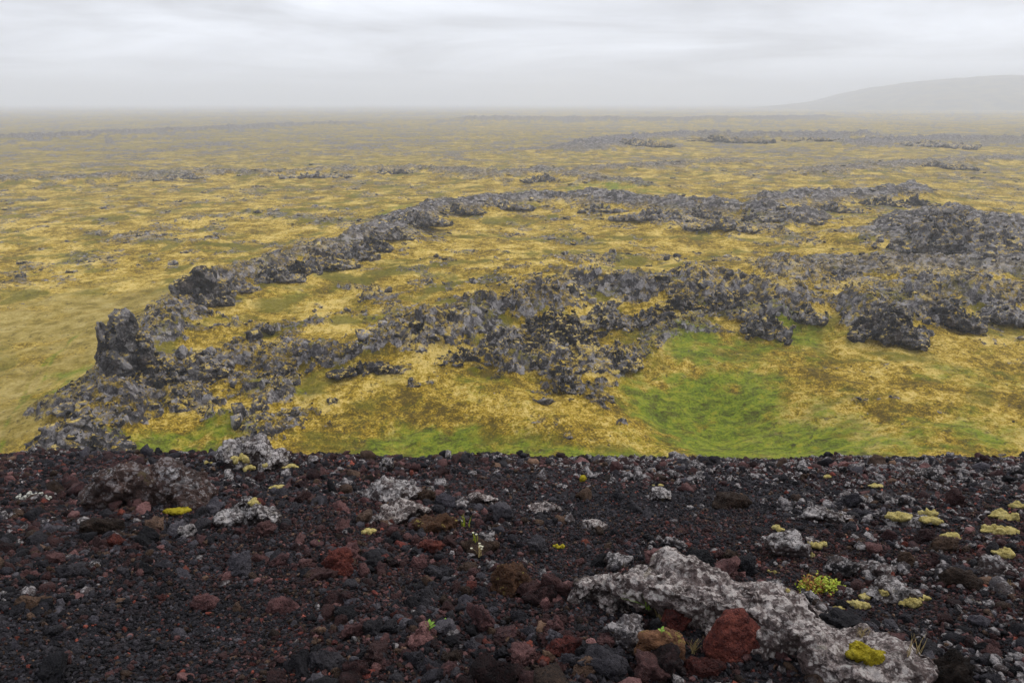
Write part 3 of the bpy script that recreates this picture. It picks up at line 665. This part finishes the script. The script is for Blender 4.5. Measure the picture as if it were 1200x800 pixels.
pts = np.stack((px, py, z_ + scl[:, 2] * .08), 1)
order = np.argsort(-size / d_); big = order[:230]; rest = order[230:]
adj = ['angular', 'flat-topped', 'blocky', 'wedge-shaped', 'craggy', 'jagged', 'lumpy', 'pointed']; colr = ['moss-flecked grey', 'dark brown-grey', 'pale grey']
def put(o_name, me, P, r, s, label, cat, group):
    o = link(o_name, me, label=label, cat=cat, group=group); o.location = P; o.rotation_euler = r; o.scale = s; return o
for i in big:
    put('lava_boulder', lp[(vi[i], mi[i])], pts[i], rots[i], scl[i], relation('%s %s lava boulder' % (adj[vi[i]], colr[mi[i]]), px[i], py[i], LM_P, 14), 'boulder', 'lava boulders strewn over the mossy plain')
scatter_stuff('lava_rubble', pts[rest], rots[rest], scl[rest], vi[rest] * 3 + mi[rest], [lp[(i, j)] for i in range(8) for j in range(3)],
              'countless grey lava fragments lying on the ridges and in the moss', 'rubble')
print('rubble', n, time.time() - T0)

# ------------------------------------------------------------------ named rocks on the cinder slope
LM_F = []; FOOT = []
def rock(u, v, wp, hp, label, phrase, mat, seed, n=7, deep=.8, name='scoria_rock', cuts=10, yaw=0.0, sink=.12, cat='rock', voxel=None, rough=1.0, chunks=None):
    """(u, v) is the foot of the near side; wp, hp the size seen in the photograph"""
    P, ts = on_slope(u, v); s = ts / FPX; w = wp * s; h = hp * s; dp = w * deep
    rng = np.random.default_rng(seed); ch = []
    if chunks is None:
        for i in range(n):
            a = (i + .5) / n * 2 - 1 if n > 1 else 0; b = rng.uniform(-.5, .5)
            e = (1 - .55 * abs(a) ** 2)
            cw = w * (1.5 / max(n, 1.4) + .18) * rng.uniform(.85, 1.2) if n > 1 else w
            ch.append(((a * (w - cw) * .5, b * dp * .35, h * .38 * e), (cw, dp * rng.uniform(.6, .95), h * e * rng.uniform(.95, 1.35)), (rng.normal() * .2, rng.normal() * .2, rng.normal() * .35), seed * 31 + i, cuts))
    else:
        for i, (cx, cy, cz, cw, cd, chh, rz, ry) in enumerate(chunks):
            ch.append(((cx * w, cy * w, cz * h), (cw * w, cd * w, chh * h), (rng.normal() * .08, ry, rz), seed * 31 + i, cuts))
    me = heap(name, ch, voxel or max(.0045, s * 1.85), .20 * h * rough + .010, max(.03, h * .40), seed, mat, boxy=.75)
    y0 = P[1] + dp * .30; gz = float(slope_h(np.array([P[0]]), np.array([y0]))[0])
    o = link(name, me, label=label, cat=cat, loc=(P[0], y0, gz - h * sink)); o.rotation_euler = (-math.atan(A1 + 2 * B2 * min(y0, YB)) * .8, 0, yaw)
    LM_F.append((P[0], y0, phrase, w)); FOOT.append((P[0], y0, w * .42, dp * .38))
    return o
# the long pale slab at the near side, its spine running down towards the viewer
rock(896, 786, 300, 108, 'big pale lichen-crusted lava slab slanting towards the bottom of the view', 'the big pale slab', M_SLAB, 41, name='lichen_slab', deep=.55, sink=.22, rough=.8, cuts=8, cat='rock slab',
     chunks=[(-.40, .38, .42, .36, .34, .70, -.2, .05), (-.22, .27, .48, .42, .38, .86, -.4, .15), (-.04, .16, .46, .44, .40, .82, -.5, .18), (.14, .03, .38, .46, .44, .80, -.5, .2), (.28, -.12, .32, .48, .46, .78, -.6, .22), (.41, -.29, .22, .46, .44, .70, -.75, .25), (.05, .10, .50, .4, .3, .5, -.5, .2), (-.02, .10, .34, .95, .40, .74, -.47, .10), (.12, -.02, .20, .75, .40, .55, -.5, .1), (.10, .12, .25, .6, .36, .5, -.5, .2), (.30, .02, .2, .6, .36, .5, -.5, .2), (.34, -.28, .10, .4, .3, .62, -.4, .1)])
rock(708, 716, 92, 48, 'pale crusted lump at the upper end of the big slab', 'the crusted lump', M_SLAB, 42, n=4, cat='rock', name='lichen_rock')
rock(868, 782, 96, 66, 'large brick red scoria block leaning on the big pale slab', 'the large red block', M_RED, 43, n=1, name='red_rock', cuts=8, deep=.7, sink=.04, rough=.45)
rock(775, 782, 66, 54, 'rust brown rock with yellow moss specks beside the big red block', 'the rusty mossy rock', M_RUST, 44, n=1, name='rust_rock', rough=.6, cuts=8)
rock(795, 740, 44, 34, 'dark red stone wedged under the big pale slab', 'the wedged red stone', M_RED, 45, n=2, name='red_rock')
rock(742, 762, 70, 34, 'dark broken rock below the crusted lump', 'the dark broken rock', M_GREY, 46, n=4)
rock(825, 798, 52, 30, 'dull red stone at the bottom under the rusty mossy rock', 'the dull red stone', M_RED, 47, n=2, name='red_rock')
rock(165, 594, 184, 62, 'long brown lava ledge with white crust on top and dark hollow under it', 'the long brown ledge', M_LEDGE, 48, n=9, deep=.4, sink=.03, name='lava_ledge', cat='rock ledge')
rock(283, 618, 92, 36, 'lumpy whitish grey boulder in front of the long brown ledge', 'the whitish boulder', M_CRUST, 49, n=5, name='lichen_rock')
rock(288, 549, 104, 42, 'grey rock pile on the brow with yellow moss cushions', 'the brow rock pile', M_CRUST, 50, n=8, name='brow_outcrop', cat='rock pile')
rock(455, 590, 90, 36, 'grey speckled hump with white lichen near the middle of the slope', 'the speckled hump', M_CRUST, 51, n=5, name='lichen_rock')
rock(470, 612, 76, 20, 'flat white crusted rock below the speckled hump', 'the flat white rock', M_SLAB, 52, n=4, name='lichen_rock')
rock(510, 624, 54, 28, 'rounded rust orange rock touching the flat white rock', 'the rust orange rock', M_RUST, 53, n=2, name='rust_rock')
rock(1032, 548, 30, 24, 'dark chunky block alone on the brow against the green', 'the brow block', M_BROWN, 54, n=2, name='brow_block')
rock(925, 654, 66, 36, 'grey lichen boulder with a moss cushion on its flank', 'the grey boulder', M_CRUST, 55, n=3, name='lichen_rock', yaw=-.4)
rock(957, 646, 32, 20, 'small pale rock touching the grey lichen boulder', 'the small pale rock', M_SLAB, 56, n=2, name='lichen_rock')
rock(697, 624, 36, 18, 'pinkish topped stone lying alone on black cinder', 'the pinkish stone', M_SLAB, 57, n=2, name='pinkish_rock')
rock(597, 698, 66, 48, 'largest mossy brown lump in the middle of the loose stones', 'the mossy brown lump', M_RUST, 58, n=4, name='mossy_rock')
rock(392, 678, 46, 42, 'upright red brown rock among dark cinders', 'the upright red rock', M_RED, 59, n=2, name='red_rock')
rock(728, 668, 46, 26, 'purple grey stone above the crusted lump', 'the purple grey stone', M_GREY, 60, n=2)
rock(860, 596, 64, 24, 'brown hummock of scoria past the grey boulder', 'the brown hummock', M_BROWN, 61, n=4)
rock(975, 612, 74, 16, 'low pale ridge of rock between the cushions and the grey boulder', 'the low pale ridge', M_CRUST, 62, n=5, name='lichen_rock')
rock(1080, 618, 90, 18, 'grey rock shelf under the row of moss cushions', 'the cushion shelf', M_CRUST, 63, n=6, name='lichen_rock')
rock(1175, 680, 60, 30, 'white speckled rock at the side beyond the big slab', 'the white speckled rock', M_CRUST, 64, n=4, name='lichen_rock')
rock(1055, 706, 80, 24, 'low lichen rocks under the two near moss cushions', 'the low lichen rocks', M_CRUST, 65, n=5, name='lichen_rock')
rock(1035, 678, 60, 22, 'whitish rock behind the near moss cushions', 'the whitish rock', M_CRUST, 66, n=3, name='lichen_rock')
rock(560, 652, 60, 22, 'brown flat rock near the little pale flowers', 'the brown flat rock', M_BROWN, 67, n=3)
rock(330, 722, 44, 26, 'maroon stone in the middle of the cinders at the near side', 'the maroon stone', M_MAROON, 68, n=2)
rock(492, 760, 40, 30, 'rosy grey angular stone in front of the green seedling', 'the rosy angular stone', M_MAROON, 69, n=1, cuts=14)
rock(660, 770, 48, 26, 'reddish stone at the foot of the dark broken rock', 'the reddish foot stone', M_RED, 70, n=2, name='red_rock')
rock(640, 600, 50, 14, 'thin white streaked slab lying on black cinder', 'the thin streaked slab', M_SLAB, 71, n=3, name='lichen_rock')
rock(560, 590, 50, 12, 'low whitish crust just behind the yellow stalks', 'the whitish crust', M_SLAB, 72, n=3, name='lichen_rock')
rock(1130, 690, 54, 26, 'dark layered rock between the speckled rock and cushions', 'the dark layered rock', M_BROWN, 73, n=3)
rock(775, 590, 44, 18, 'pale rock with brown side on the middle brow', 'the pale brown rock', M_CRUST, 74, n=3, name='lichen_rock')
rock(110, 630, 54, 30, 'brown boulder below the long ledge', 'the brown boulder', M_BROWN, 75, n=2)
rock(165, 640, 40, 26, 'smooth dark boulder next to the brown boulder', 'the smooth dark boulder', M_BLACK, 76, n=1)
rock(235, 720, 40, 24, 'wine coloured stone on fine cinder', 'the wine stone', M_MAROON, 77, n=1)
print('rocks', time.time() - T0)

# ------------------------------------------------------------------ moss cushions
bpy.context.view_layer.update(); DG = bpy.context.evaluated_depsgraph_get()
def on_ground(u, v):
    d = Vector(ray(u, v)).normalized(); ok, hit, nn, _, ob, _ = S.ray_cast(DG, Vector((0, 0, EYE)), d, distance=25)
    if not ok:
        P, ts = on_slope(u, v); return P, ts
    fwd = Vector((0, CP, -SP)); return np.array(hit), (hit - Vector((0, 0, EYE))).dot(fwd)
def cushion(u, v, wp, hp, label, phrase, mat, seed, lift=0.0, n=5):
    P, ts = on_ground(u, v); s = ts / FPX; w = wp * s * 1.25; h = max(hp * s * .95, w * .26)
    rng = np.random.default_rng(seed); ch = []
    for i in range(n):
        a = rng.uniform(-1, 1) if n > 1 else 0; b = rng.uniform(-1, 1) * math.sqrt(max(0, 1 - a * a))
        q = w * rng.uniform(.26, .50) if n > 1 else w
        hq = h * rng.uniform(.5, 1.0) * (1 - .45 * abs(a))
        ch.append(((a * (w - q) * .5, b * w * .28, -h * .02), (q, q * rng.uniform(.7, 1), hq * 1.25), (rng.normal() * .15, rng.normal() * .15, rng.uniform(0, 3)), 9000 + seed * 11 + i, 2))
    me = heap('moss_cushion', ch, max(.0035, s * 1.0), h * .22 + .002, max(.010, h * .35), seed, mat)
    o = link('moss_cushion', me, label=label, cat='moss cushion', group='moss cushions on the cinder slope', loc=(P[0], P[1] + .01, P[2] + h * .22))
    o.rotation_euler.x = -.30; CUSH.append((P[0], P[1], w)); LM_F.append((P[0], P[1], phrase, w)); return o
CUSH = []
CU = [(1055, 607, 32, 13, 'wide pale yellow moss cushion first in the row on the grey shelf', 'the wide cushion', M_CUSH, .03),
      (1088, 603, 20, 12, 'small yellow moss cushion behind the wide one on the shelf', 'the small shelf cushion', M_CUSH, .04),
      (1090, 612, 26, 8, 'flat yellow moss patch on the edge of the grey shelf', 'the flat moss patch', M_CUSH, .03),
      (1114, 631, 24, 12, 'yellow moss cushion just below the grey shelf', 'the cushion below the shelf', M_CUSH, .02),
      (1178, 608, 32, 16, 'tall double moss cushion nearest the side edge', 'the double cushion', M_CUSH, .03),
      (1172, 625, 38, 14, 'broad moss cushion in front of the double cushion', 'the broad cushion', M_CUSH, .02),
      (1196, 595, 24, 10, 'moss cushion cut by the side edge behind the double cushion', 'the edge cushion', M_CUSH, .02),
      (1180, 652, 26, 14, 'dull yellow moss cushion above the white speckled rock', 'the dull cushion', M_CUSH, .02),
      (950, 652, 10, 20, 'upright strip of yellow moss on the flank of the grey boulder', 'the moss strip', M_CUSH, .03),
      (958, 640, 20, 10, 'moss cap on the small pale rock', 'the moss cap', M_CUSH, .05),
      (912, 622, 14, 10, 'little yellow moss tuft on top of the grey boulder', 'the moss tuft', M_CUSH, .09),
      (1008, 712, 26, 12, 'rounded moss cushion nearest to the big slab', 'the rounded cushion', M_CUSH, .04),
      (1015, 702, 18, 10, 'small moss cushion behind the rounded one by the slab', 'the small slab cushion', M_CUSH, .05),
      (985, 715, 16, 8, 'tiny moss cushion against the back of the big slab', 'the tiny cushion', M_CUSH, .04),
      (1066, 709, 26, 14, 'plump moss cushion on the low lichen rocks', 'the plump cushion', M_CUSH, .06),
      (1080, 703, 22, 8, 'flat moss cushion next to the plump one', 'the flat cushion', M_CUSH, .05),
      (1038, 697, 14, 10, 'small round moss ball behind the plump cushion', 'the moss ball', M_CUSH, .04),
      (1013, 772, 46, 22, 'bright yellow moss mat growing on the big pale slab', 'the bright moss mat', M_CUSH_Y, .165),
      (922, 695, 10, 8, 'small moss button between the slab and the green shrublet', 'the moss button', M_CUSH, .02),
      (905, 672, 12, 7, 'pale moss dot in front of the grey boulder', 'the moss dot', M_CUSH, .02),
      (282, 541, 20, 14, 'bright moss cushion on the brow rock pile', 'the brow cushion', M_CUSH, .10),
      (291, 551, 14, 11, 'lower moss cushion on the brow rock pile', 'the lower brow cushion', M_CUSH, .06),
      (310, 548, 9, 9, 'tiny moss cushion at the end of the brow rock pile', 'the tiny brow cushion', M_CUSH, .06),
      (340, 549, 20, 6, 'flat moss strip past the brow rock pile', 'the brow strip', M_CUSH, .03),
      (243, 544, 12, 9, 'moss cushion on the near end of the brow rock pile', 'the near brow cushion', M_CUSH, .05),
      (325, 573, 22, 7, 'thin yellow moss between the ledge and the hump', 'the thin moss', M_CUSH, .02),
      (206, 601, 30, 8, 'yellow moss streak under the long brown ledge', 'the moss streak', M_CUSH_Y, .02),
      (296, 592, 16, 11, 'pale moss cap on the whitish boulder', 'the boulder cap', M_CUSH, .13),
      (430, 624, 20, 9, 'yellow moss spot left of the flat white rock', 'the moss spot', M_CUSH, .02),
      (685, 563, 14, 12, 'yellow moss knob on the brow cinders', 'the moss knob', M_CUSH_Y, .02),
      (771, 570, 12, 6, 'pale moss fleck on the brow behind the pale brown rock', 'the moss fleck', M_CUSH, .02),
      (1026, 571, 18, 8, 'yellow moss cushion in front of the brow block', 'the block cushion', M_CUSH, .02),
      (972, 560, 14, 6, 'thin moss cushion on the brow beside the brow block', 'the thin brow cushion', M_CUSH, .02),
      (655, 642, 14, 7, 'greenish moss crumb on black cinder', 'the moss crumb', M_CUSH_Y, .01)]
for i, (u, v, wp, hp, lab, ph, mt, lf) in enumerate(CU):
    cushion(u, v, wp, hp, lab, ph, mt, 300 + i, lf, n=2 if wp < 13 else (6 if wp < 24 else 11))

# ------------------------------------------------------------------ small plants
def blade(bm, base, tip, w, bend=(0, 0, 0), seg=4):
    base = Vector(base); tip = Vector(tip); mid = (base + tip) / 2 + Vector(bend)
    side = (tip - base).cross(Vector((0, 1, .3)))
    side = side.normalized() * w if side.length > 1e-6 else Vector((w, 0, 0))
    prev = None
    for i in range(seg + 1):
        t = i / seg; p = base * (1 - t) ** 2 + mid * 2 * t * (1 - t) + tip * t * t; q = side * (1 - t * .85)
        a, b, c = bm.verts.new(p - q), bm.verts.new(p + q), bm.verts.new(p + Vector((0, -w * .6, w * .4)))
        if prev:
            bm.faces.new((prev[0], a, c, prev[2])); bm.faces.new((prev[2], c, b, prev[1])); bm.faces.new((prev[1], b, a, prev[0]))
        prev = (a, b, c)
def leaf(bm, base, d, l, w, up):
    d = Vector(d).normalized(); s = d.cross(Vector(up)).normalized(); n = s.cross(d)
    P = [Vector(base) + d * (l * t) + s * (w * q) + n * (c * l) for t, q, c in [(0, 0, 0), (.3, -.5, .06), (.7, -.42, .02), (1, 0, -.1), (.7, .42, .02), (.3, .5, .06), (.5, 0, -.05)]]
    vs = [bm.verts.new(p) for p in P]
    for i in range(6): bm.faces.new((vs[i], vs[(i + 1) % 6], vs[6]))
def bobj(name, bm, mat, parent=None, **kw):
    me = bpy.data.meshes.new(name); bm.normal_update(); bm.to_mesh(me); bm.free(); return link(name, me, mat, parent, **kw)
def plant_root(name, u, v, label, cat, phrase, group=None):
    P, ts = on_ground(u, v); o = bpy.data.objects.new(name, None); COL.objects.link(o); o.location = P; o.empty_display_size = .05
    o['label'] = label; o['category'] = cat
    if group: o['group'] = group
    LM_F.append((P[0], P[1], phrase, .1)); return o, ts / FPX
# yellow green shrublet with a rusty end
o, s = plant_root('shrublet', 962, 692, 'bright yellow-green shrublet with rusty shoots behind the big slab', 'plant', 'the green shrublet')
rg = random.Random(5); b1, b2, b3 = bmesh.new(), bmesh.new(), bmesh.new()
for i in range(520):
    x = rg.uniform(-24, 26); e = 1 - ((x - 0) / 28) ** 2; y = rg.gauss(0, 6) ; hh = max(3, (16 - max(0, x) * .35) * e * rg.uniform(.6, 1.1))
    bb = b2 if (x < -4 and rg.random() < .75 and hh > 8) or rg.random() < .05 else b1
    p0 = Vector((x * s, y * s, -2 * s)); d = Vector((rg.gauss(0, .45), rg.gauss(-.15, .4), 1)); tip = p0 + d.normalized() * (hh + 3) * s
    for k in range(3):
        leaf(bb, p0.lerp(tip, .45 + .25 * k), (rg.gauss(0, 1), rg.gauss(0, 1), .9), 3.6 * s, 1.9 * s, (0, 0, 1) if k else (1, 0, 0))
    if i % 4 == 0: blade(b3, p0, tip, .35 * s, (0, 0, 0), 2)
bobj('green_shoots', b1, M_LEAF_Y, o); bobj('rusty_shoots', b2, M_LEAF_R, o); bobj('twigs', b3, M_LEAF_R, o)
def seedling(u, v, k, label, phrase, nl, seed):
    o, s = plant_root('seedling', u, v, label, 'seedling', phrase); rg = random.Random(seed); bm = bmesh.new(); blade(bm, (0, 0, -2 * s), (0, 0, 8 * k * s), .7 * s); bobj('stem', bm, M_LEAF, o)
    for i in range(nl):
        bm = bmesh.new(); a = i * 2.4 + rg.random(); leaf(bm, (0, 0, (2 + 6 * i / nl) * k * s), (math.cos(a), math.sin(a) * .8, .75), (7 + rg.random() * 3) * k * s, 5 * k * s, (0, 0, 1)); bobj('leaf', bm, M_LEAF, o)
seedling(503, 738, 1.0, 'lone bright green leafy seedling in the loose dark stones', 'the green seedling', 7, 1)
seedling(522, 734, .8, 'thin yellow-green sprout close to the leafy seedling', 'the thin sprout', 4, 2)
seedling(775, 741, .6, 'tiny green sprout under the crusted lump', 'the tiny sprout', 4, 3)
seedling(374, 641, .6, 'tiny green seedling by the upright red rock', 'the tiny seedling', 4, 4)
def tuft(u, v, hp, nb, spread, label, phrase, mat, seed, flowers=0, lean=0.0, lift=0.0):
    o, s = plant_root('grass_tuft' if not flowers else 'flower_tuft', u, v, label, 'grass tuft' if not flowers else 'flowers', phrase); rg = random.Random(seed); bm = bmesh.new(); tips = []
    for i in range(nb):
        a = rg.uniform(0, 6.28); q = rg.uniform(.2, 1) * spread; hh = hp * rg.uniform(.5, 1.05) * s
        tip = Vector((math.cos(a) * q * s + lean * hh, math.sin(a) * q * s * .6, hh)); blade(bm, (rg.gauss(0, 2) * s, rg.gauss(0, 2) * s, -1 * s), tip, .55 * s, (rg.gauss(0, 2) * s, 0, 3 * s)); tips.append(tip)
    bobj('blades', bm, mat, o)
    for t in tips[:flowers]:
        bm = bmesh.new()
        for k in range(5): leaf(bm, t, (math.cos(k * 1.26), math.sin(k * 1.26), .5), 1.9 * s, 1.5 * s, (0, 0, 1))
        bobj('flower', bm, M_FLOWER, o)
tuft(775, 728, 30, 26, 16, 'straw coloured grass tuft growing from the big pale slab', 'the straw tuft', M_STRAW, 21, lift=.03)
tuft(760, 712, 22, 10, 22, 'thin green grass blades lying over the slab end', 'the thin grass', M_LEAF, 22, lean=-.9, lift=.05)
tuft(812, 764, 20, 16, 10, 'small dry tuft beside the large red block', 'the small dry tuft', M_STRAW, 23)
tuft(1064, 768, 30, 4, 8, 'curly dry twig rising behind the lower slab', 'the curly twig', M_STRAW, 24, lean=.2)
tuft(1077, 765, 26, 6, 12, 'pale dry stalks at the lower end of the slab', 'the pale stalks', M_STRAW, 25)
tuft(1010, 745, 14, 14, 12, 'short dry grass fringe along the slab back', 'the dry fringe', M_STRAW, 26)
tuft(545, 618, 18, 9, 9, 'yellow stalks next to the rust orange rock', 'the yellow stalks', M_LEAF_Y, 27)
tuft(561, 650, 14, 8, 9, 'small pale flowers on short stems in dark stones', 'the pale flowers', M_STRAW, 28, flowers=6)
tuft(557, 634, 12, 5, 5, 'thin stalks with yellow buds behind the pale flowers', 'the thin stalks', M_LEAF_Y, 29, flowers=2)
tuft(552, 718, 8, 5, 4, 'single tiny white flower among loose stones', 'the tiny flower', M_STRAW, 30, flowers=2)
tuft(300, 798, 10, 3, 40, 'bent straw lying on the cinders at the bottom', 'the bent straw', M_STRAW, 31, lean=2.5)
tuft(1180, 692, 14, 8, 10, 'dry grass wisp in front of the white speckled rock', 'the grass wisp', M_STRAW, 32)
# white lichen tuft
P, ts = on_slope(38, 586); s = ts / FPX; rg = random.Random(8); bm = bmesh.new()
for i in range(70):
    x = rg.uniform(-20, 20); bmesh.ops.create_icosphere(bm, subdivisions=1, radius=rg.uniform(1.2, 2.6) * s, matrix=Matrix.Translation((x * s, rg.gauss(0, 3) * s, (3 + 5 * (1 - (x / 21) ** 2)) * s * rg.uniform(.2, 1))))
o = bobj('lichen_patch', bm, M_LICHW, label='white crumbly lichen patch lying beside the long brown ledge', cat='lichen'); o.location = P
LM_F.append((P[0], P[1], 'the white lichen patch', .2))
print('plants', time.time() - T0)

# ------------------------------------------------------------------ loose cinders: the largest one by one, the rest one object
rng = np.random.default_rng(77)
def bunch(n, y0, y1, s0, s1, p):
    y = np.sqrt(rng.uniform(0, 1, n) * ((y1 + 1) ** 2 - (y0 + 1) ** 2) + (y0 + 1) ** 2) - 1
    x = rng.uniform(-.88, .88, n) * (y + .9)
    u = rng.uniform(0, 1, n); s = (s0 ** -p + u * (s1 ** -p - s0 ** -p)) ** (-1 / p)
    return x, y, s
SETS = [bunch(130000, 1.8, 5.6, .009, .02, 1.6), bunch(130000, 1.8, 10.5, .018, .04, 1.8), bunch(60000, 1.8, 13.2, .033, .075, 2.0), bunch(7500, 1.8, 13.2, .07, .17, 2.4)]
x = np.concatenate([q[0] for q in SETS]); y = np.concatenate([q[1] for q in SETS]); sz = np.concatenate([q[2] for q in SETS])
# coarse and fine drifts
t = x / (y + .6)
drift = fbm(x / 1.1, y / .9, 3, 301) * .9 + .25 * fbm(x / .35, y / .35, 2, 303)
fine_l = np.exp(-((x + 1.75) / .9) ** 2 - ((y - 2.6) / .9) ** 2) * .9        # fine gravel at the near left
fine_m = np.exp(-((x - .9) / 1.6) ** 2 - ((y - 5.6) / 1.5) ** 2) * .8        # black sand band in the middle
dens = np.clip(.62 + drift - fine_l - fine_m, .05, 1.0)
dens = dens * np.where(sz > .05, np.clip((12.2 - y) / 4.5, .12, 1), 1)
pk = np.where(sz < .018, .9, np.where(sz < .030, .75 + .25 * dens, dens))
keep = rng.uniform(0, 1, len(x)) < pk
# not under the named rocks
for fx, fy, fw, fd in FOOT:
    keep &= ~((((x - fx) / fw) ** 2 + ((y - fy) / fd) ** 2 < .75) & (sz > .06))
for cx_, cy_, cw_ in CUSH:     # the cushions stay clear of the larger loose stones
    keep &= ~((np.abs(x - cx_) < cw_ * .6 + sz * .4) & (y > cy_ - .12 - sz * .5 - cw_ * .7) & (y < cy_ + cw_ * .4) & (sz > .028))
x, y, sz, fine_l, fine_m = x[keep], y[keep], sz[keep], fine_l[keep], fine_m[keep]; n = len(x)
redn = fbm(x / 1.6, y / 1.6, 3, 311); greyn = fbm(x / 1.9, y / 1.9, 3, 313) + .10 * np.clip(y - 4, 0, 3) + .30 * np.clip(x - .3, -1, 1.6)
u = rng.uniform(0, 1, n); mi = np.zeros(n, int)
mi = np.where(u < np.clip(.46 + .6 * redn - .35 * fine_l - .25 * fine_m, .08, .85), 1, mi); mi = np.where(rng.uniform(0, 1, n) < .09 + .12 * np.clip(redn, 0, 1), 2, mi)
mi = np.where(rng.uniform(0, 1, n) < .018 + .08 * np.clip(redn, 0, 1), 3, mi); mi = np.where((rng.uniform(0, 1, n) < np.clip(.09 + .42 * greyn, 0.02, .45)) & (sz > .03), 4, mi)
fpm = proto_set('scoria', 9, [M_BLACK, M_MAROON, M_BROWN, M_RED, M_GREY], 3, cuts=9, rough=.50, pit=.24, boxy=.8, depth=(.38, .85), freq=2.6)
vi = rng.integers(0, 9, n)
asp = np.stack((rng.uniform(.85, 1.3, n), rng.uniform(.75, 1.1, n), rng.uniform(.6, .95, n)), 1); scl = asp * sz[:, None] * .56
rots = np.stack((rng.normal(0, .6, n), rng.normal(0, .6, n), rng.uniform(0, 6.28, n)), 1)
z = slope_h(x, y) + scl[:, 2] * rng.uniform(-.1, .75, n) 
pts = np.stack((x, y, z), 1)
vis = (np.abs(x / (y * CP + .5)) < .70) & (y < 11.5) & (y > 2.35)
score = np.where(vis, sz / np.hypot(y, x), 0); order = np.argsort(-score); big = order[:260]; rest = order[260:]
A2 = ['pitted', 'angular', 'knobbly', 'rough', 'jagged', 'lumpy', 'chunky', 'ragged', 'squat']; C2 = ['black', 'maroon', 'brown', 'brick-red', 'grey-speckled']
fpd = proto_set('scoria', 9, [M_BLACK, M_MAROON, M_BROWN, M_RED, M_GREY], 4, cuts=8, rough=.56, pit=.28, boxy=.8, depth=(.46, .88), freq=2.3)
for q_, i in enumerate(big):
    put('scoria_stone', (fpd if q_ < 110 else fpm)[(vi[i], mi[i])], pts[i], rots[i], scl[i], relation('%s %s scoria stone' % (A2[vi[i]], C2[mi[i]]), x[i], y[i], LM_F, .35), 'stone', 'loose scoria stones on the cinder slope')
# small fry use a lighter mesh
fps = proto_set('cinder', 9, [M_BLACK, M_MAROON, M_BROWN, M_RED, M_GREY], 2, cuts=9, rough=.60, boxy=.8, depth=(.38, .85), freq=2.4)
scatter_stuff('loose_cinders', pts[rest], rots[rest], scl[rest], vi[rest] * 5 + mi[rest], [fps[(i, j)] for i in range(9) for j in range(5)],
              'countless small black and maroon cinders covering the slope', 'cinders')
print('cinders', n, time.time() - T0)

# ------------------------------------------------------------------ haze
hz = bpy.data.meshes.new('haze'); b = bmesh.new(); bmesh.ops.create_cube(b, size=1.0, matrix=Matrix.Translation((0, 0, 80)) @ Matrix.Diagonal((32000, 32000, 276, 1))); b.to_mesh(hz); b.free()
mh_ = bpy.data.materials.new('mist'); mh_.use_nodes = True; t = mh_.node_tree
for q in list(t.nodes): t.nodes.remove(q)
mo = t.nodes.new('ShaderNodeOutputMaterial'); pv = t.nodes.new('ShaderNodeVolumePrincipled'); pv.inputs['Color'].default_value = (.93, .955, 1, 1); pv.inputs['Density'].default_value = .00033; pv.inputs['Anisotropy'].default_value = .0
t.links.new(pv.outputs[0], mo.inputs['Volume'])
link('haze', hz, mh_, kind='stuff', label='pale even mist filling the air over the plain', cat='haze')
print('total', time.time() - T0, 'tris', sum(len(o.data.loops) - 2 * len(o.data.polygons) for o in COL.objects if o.type == 'MESH'))
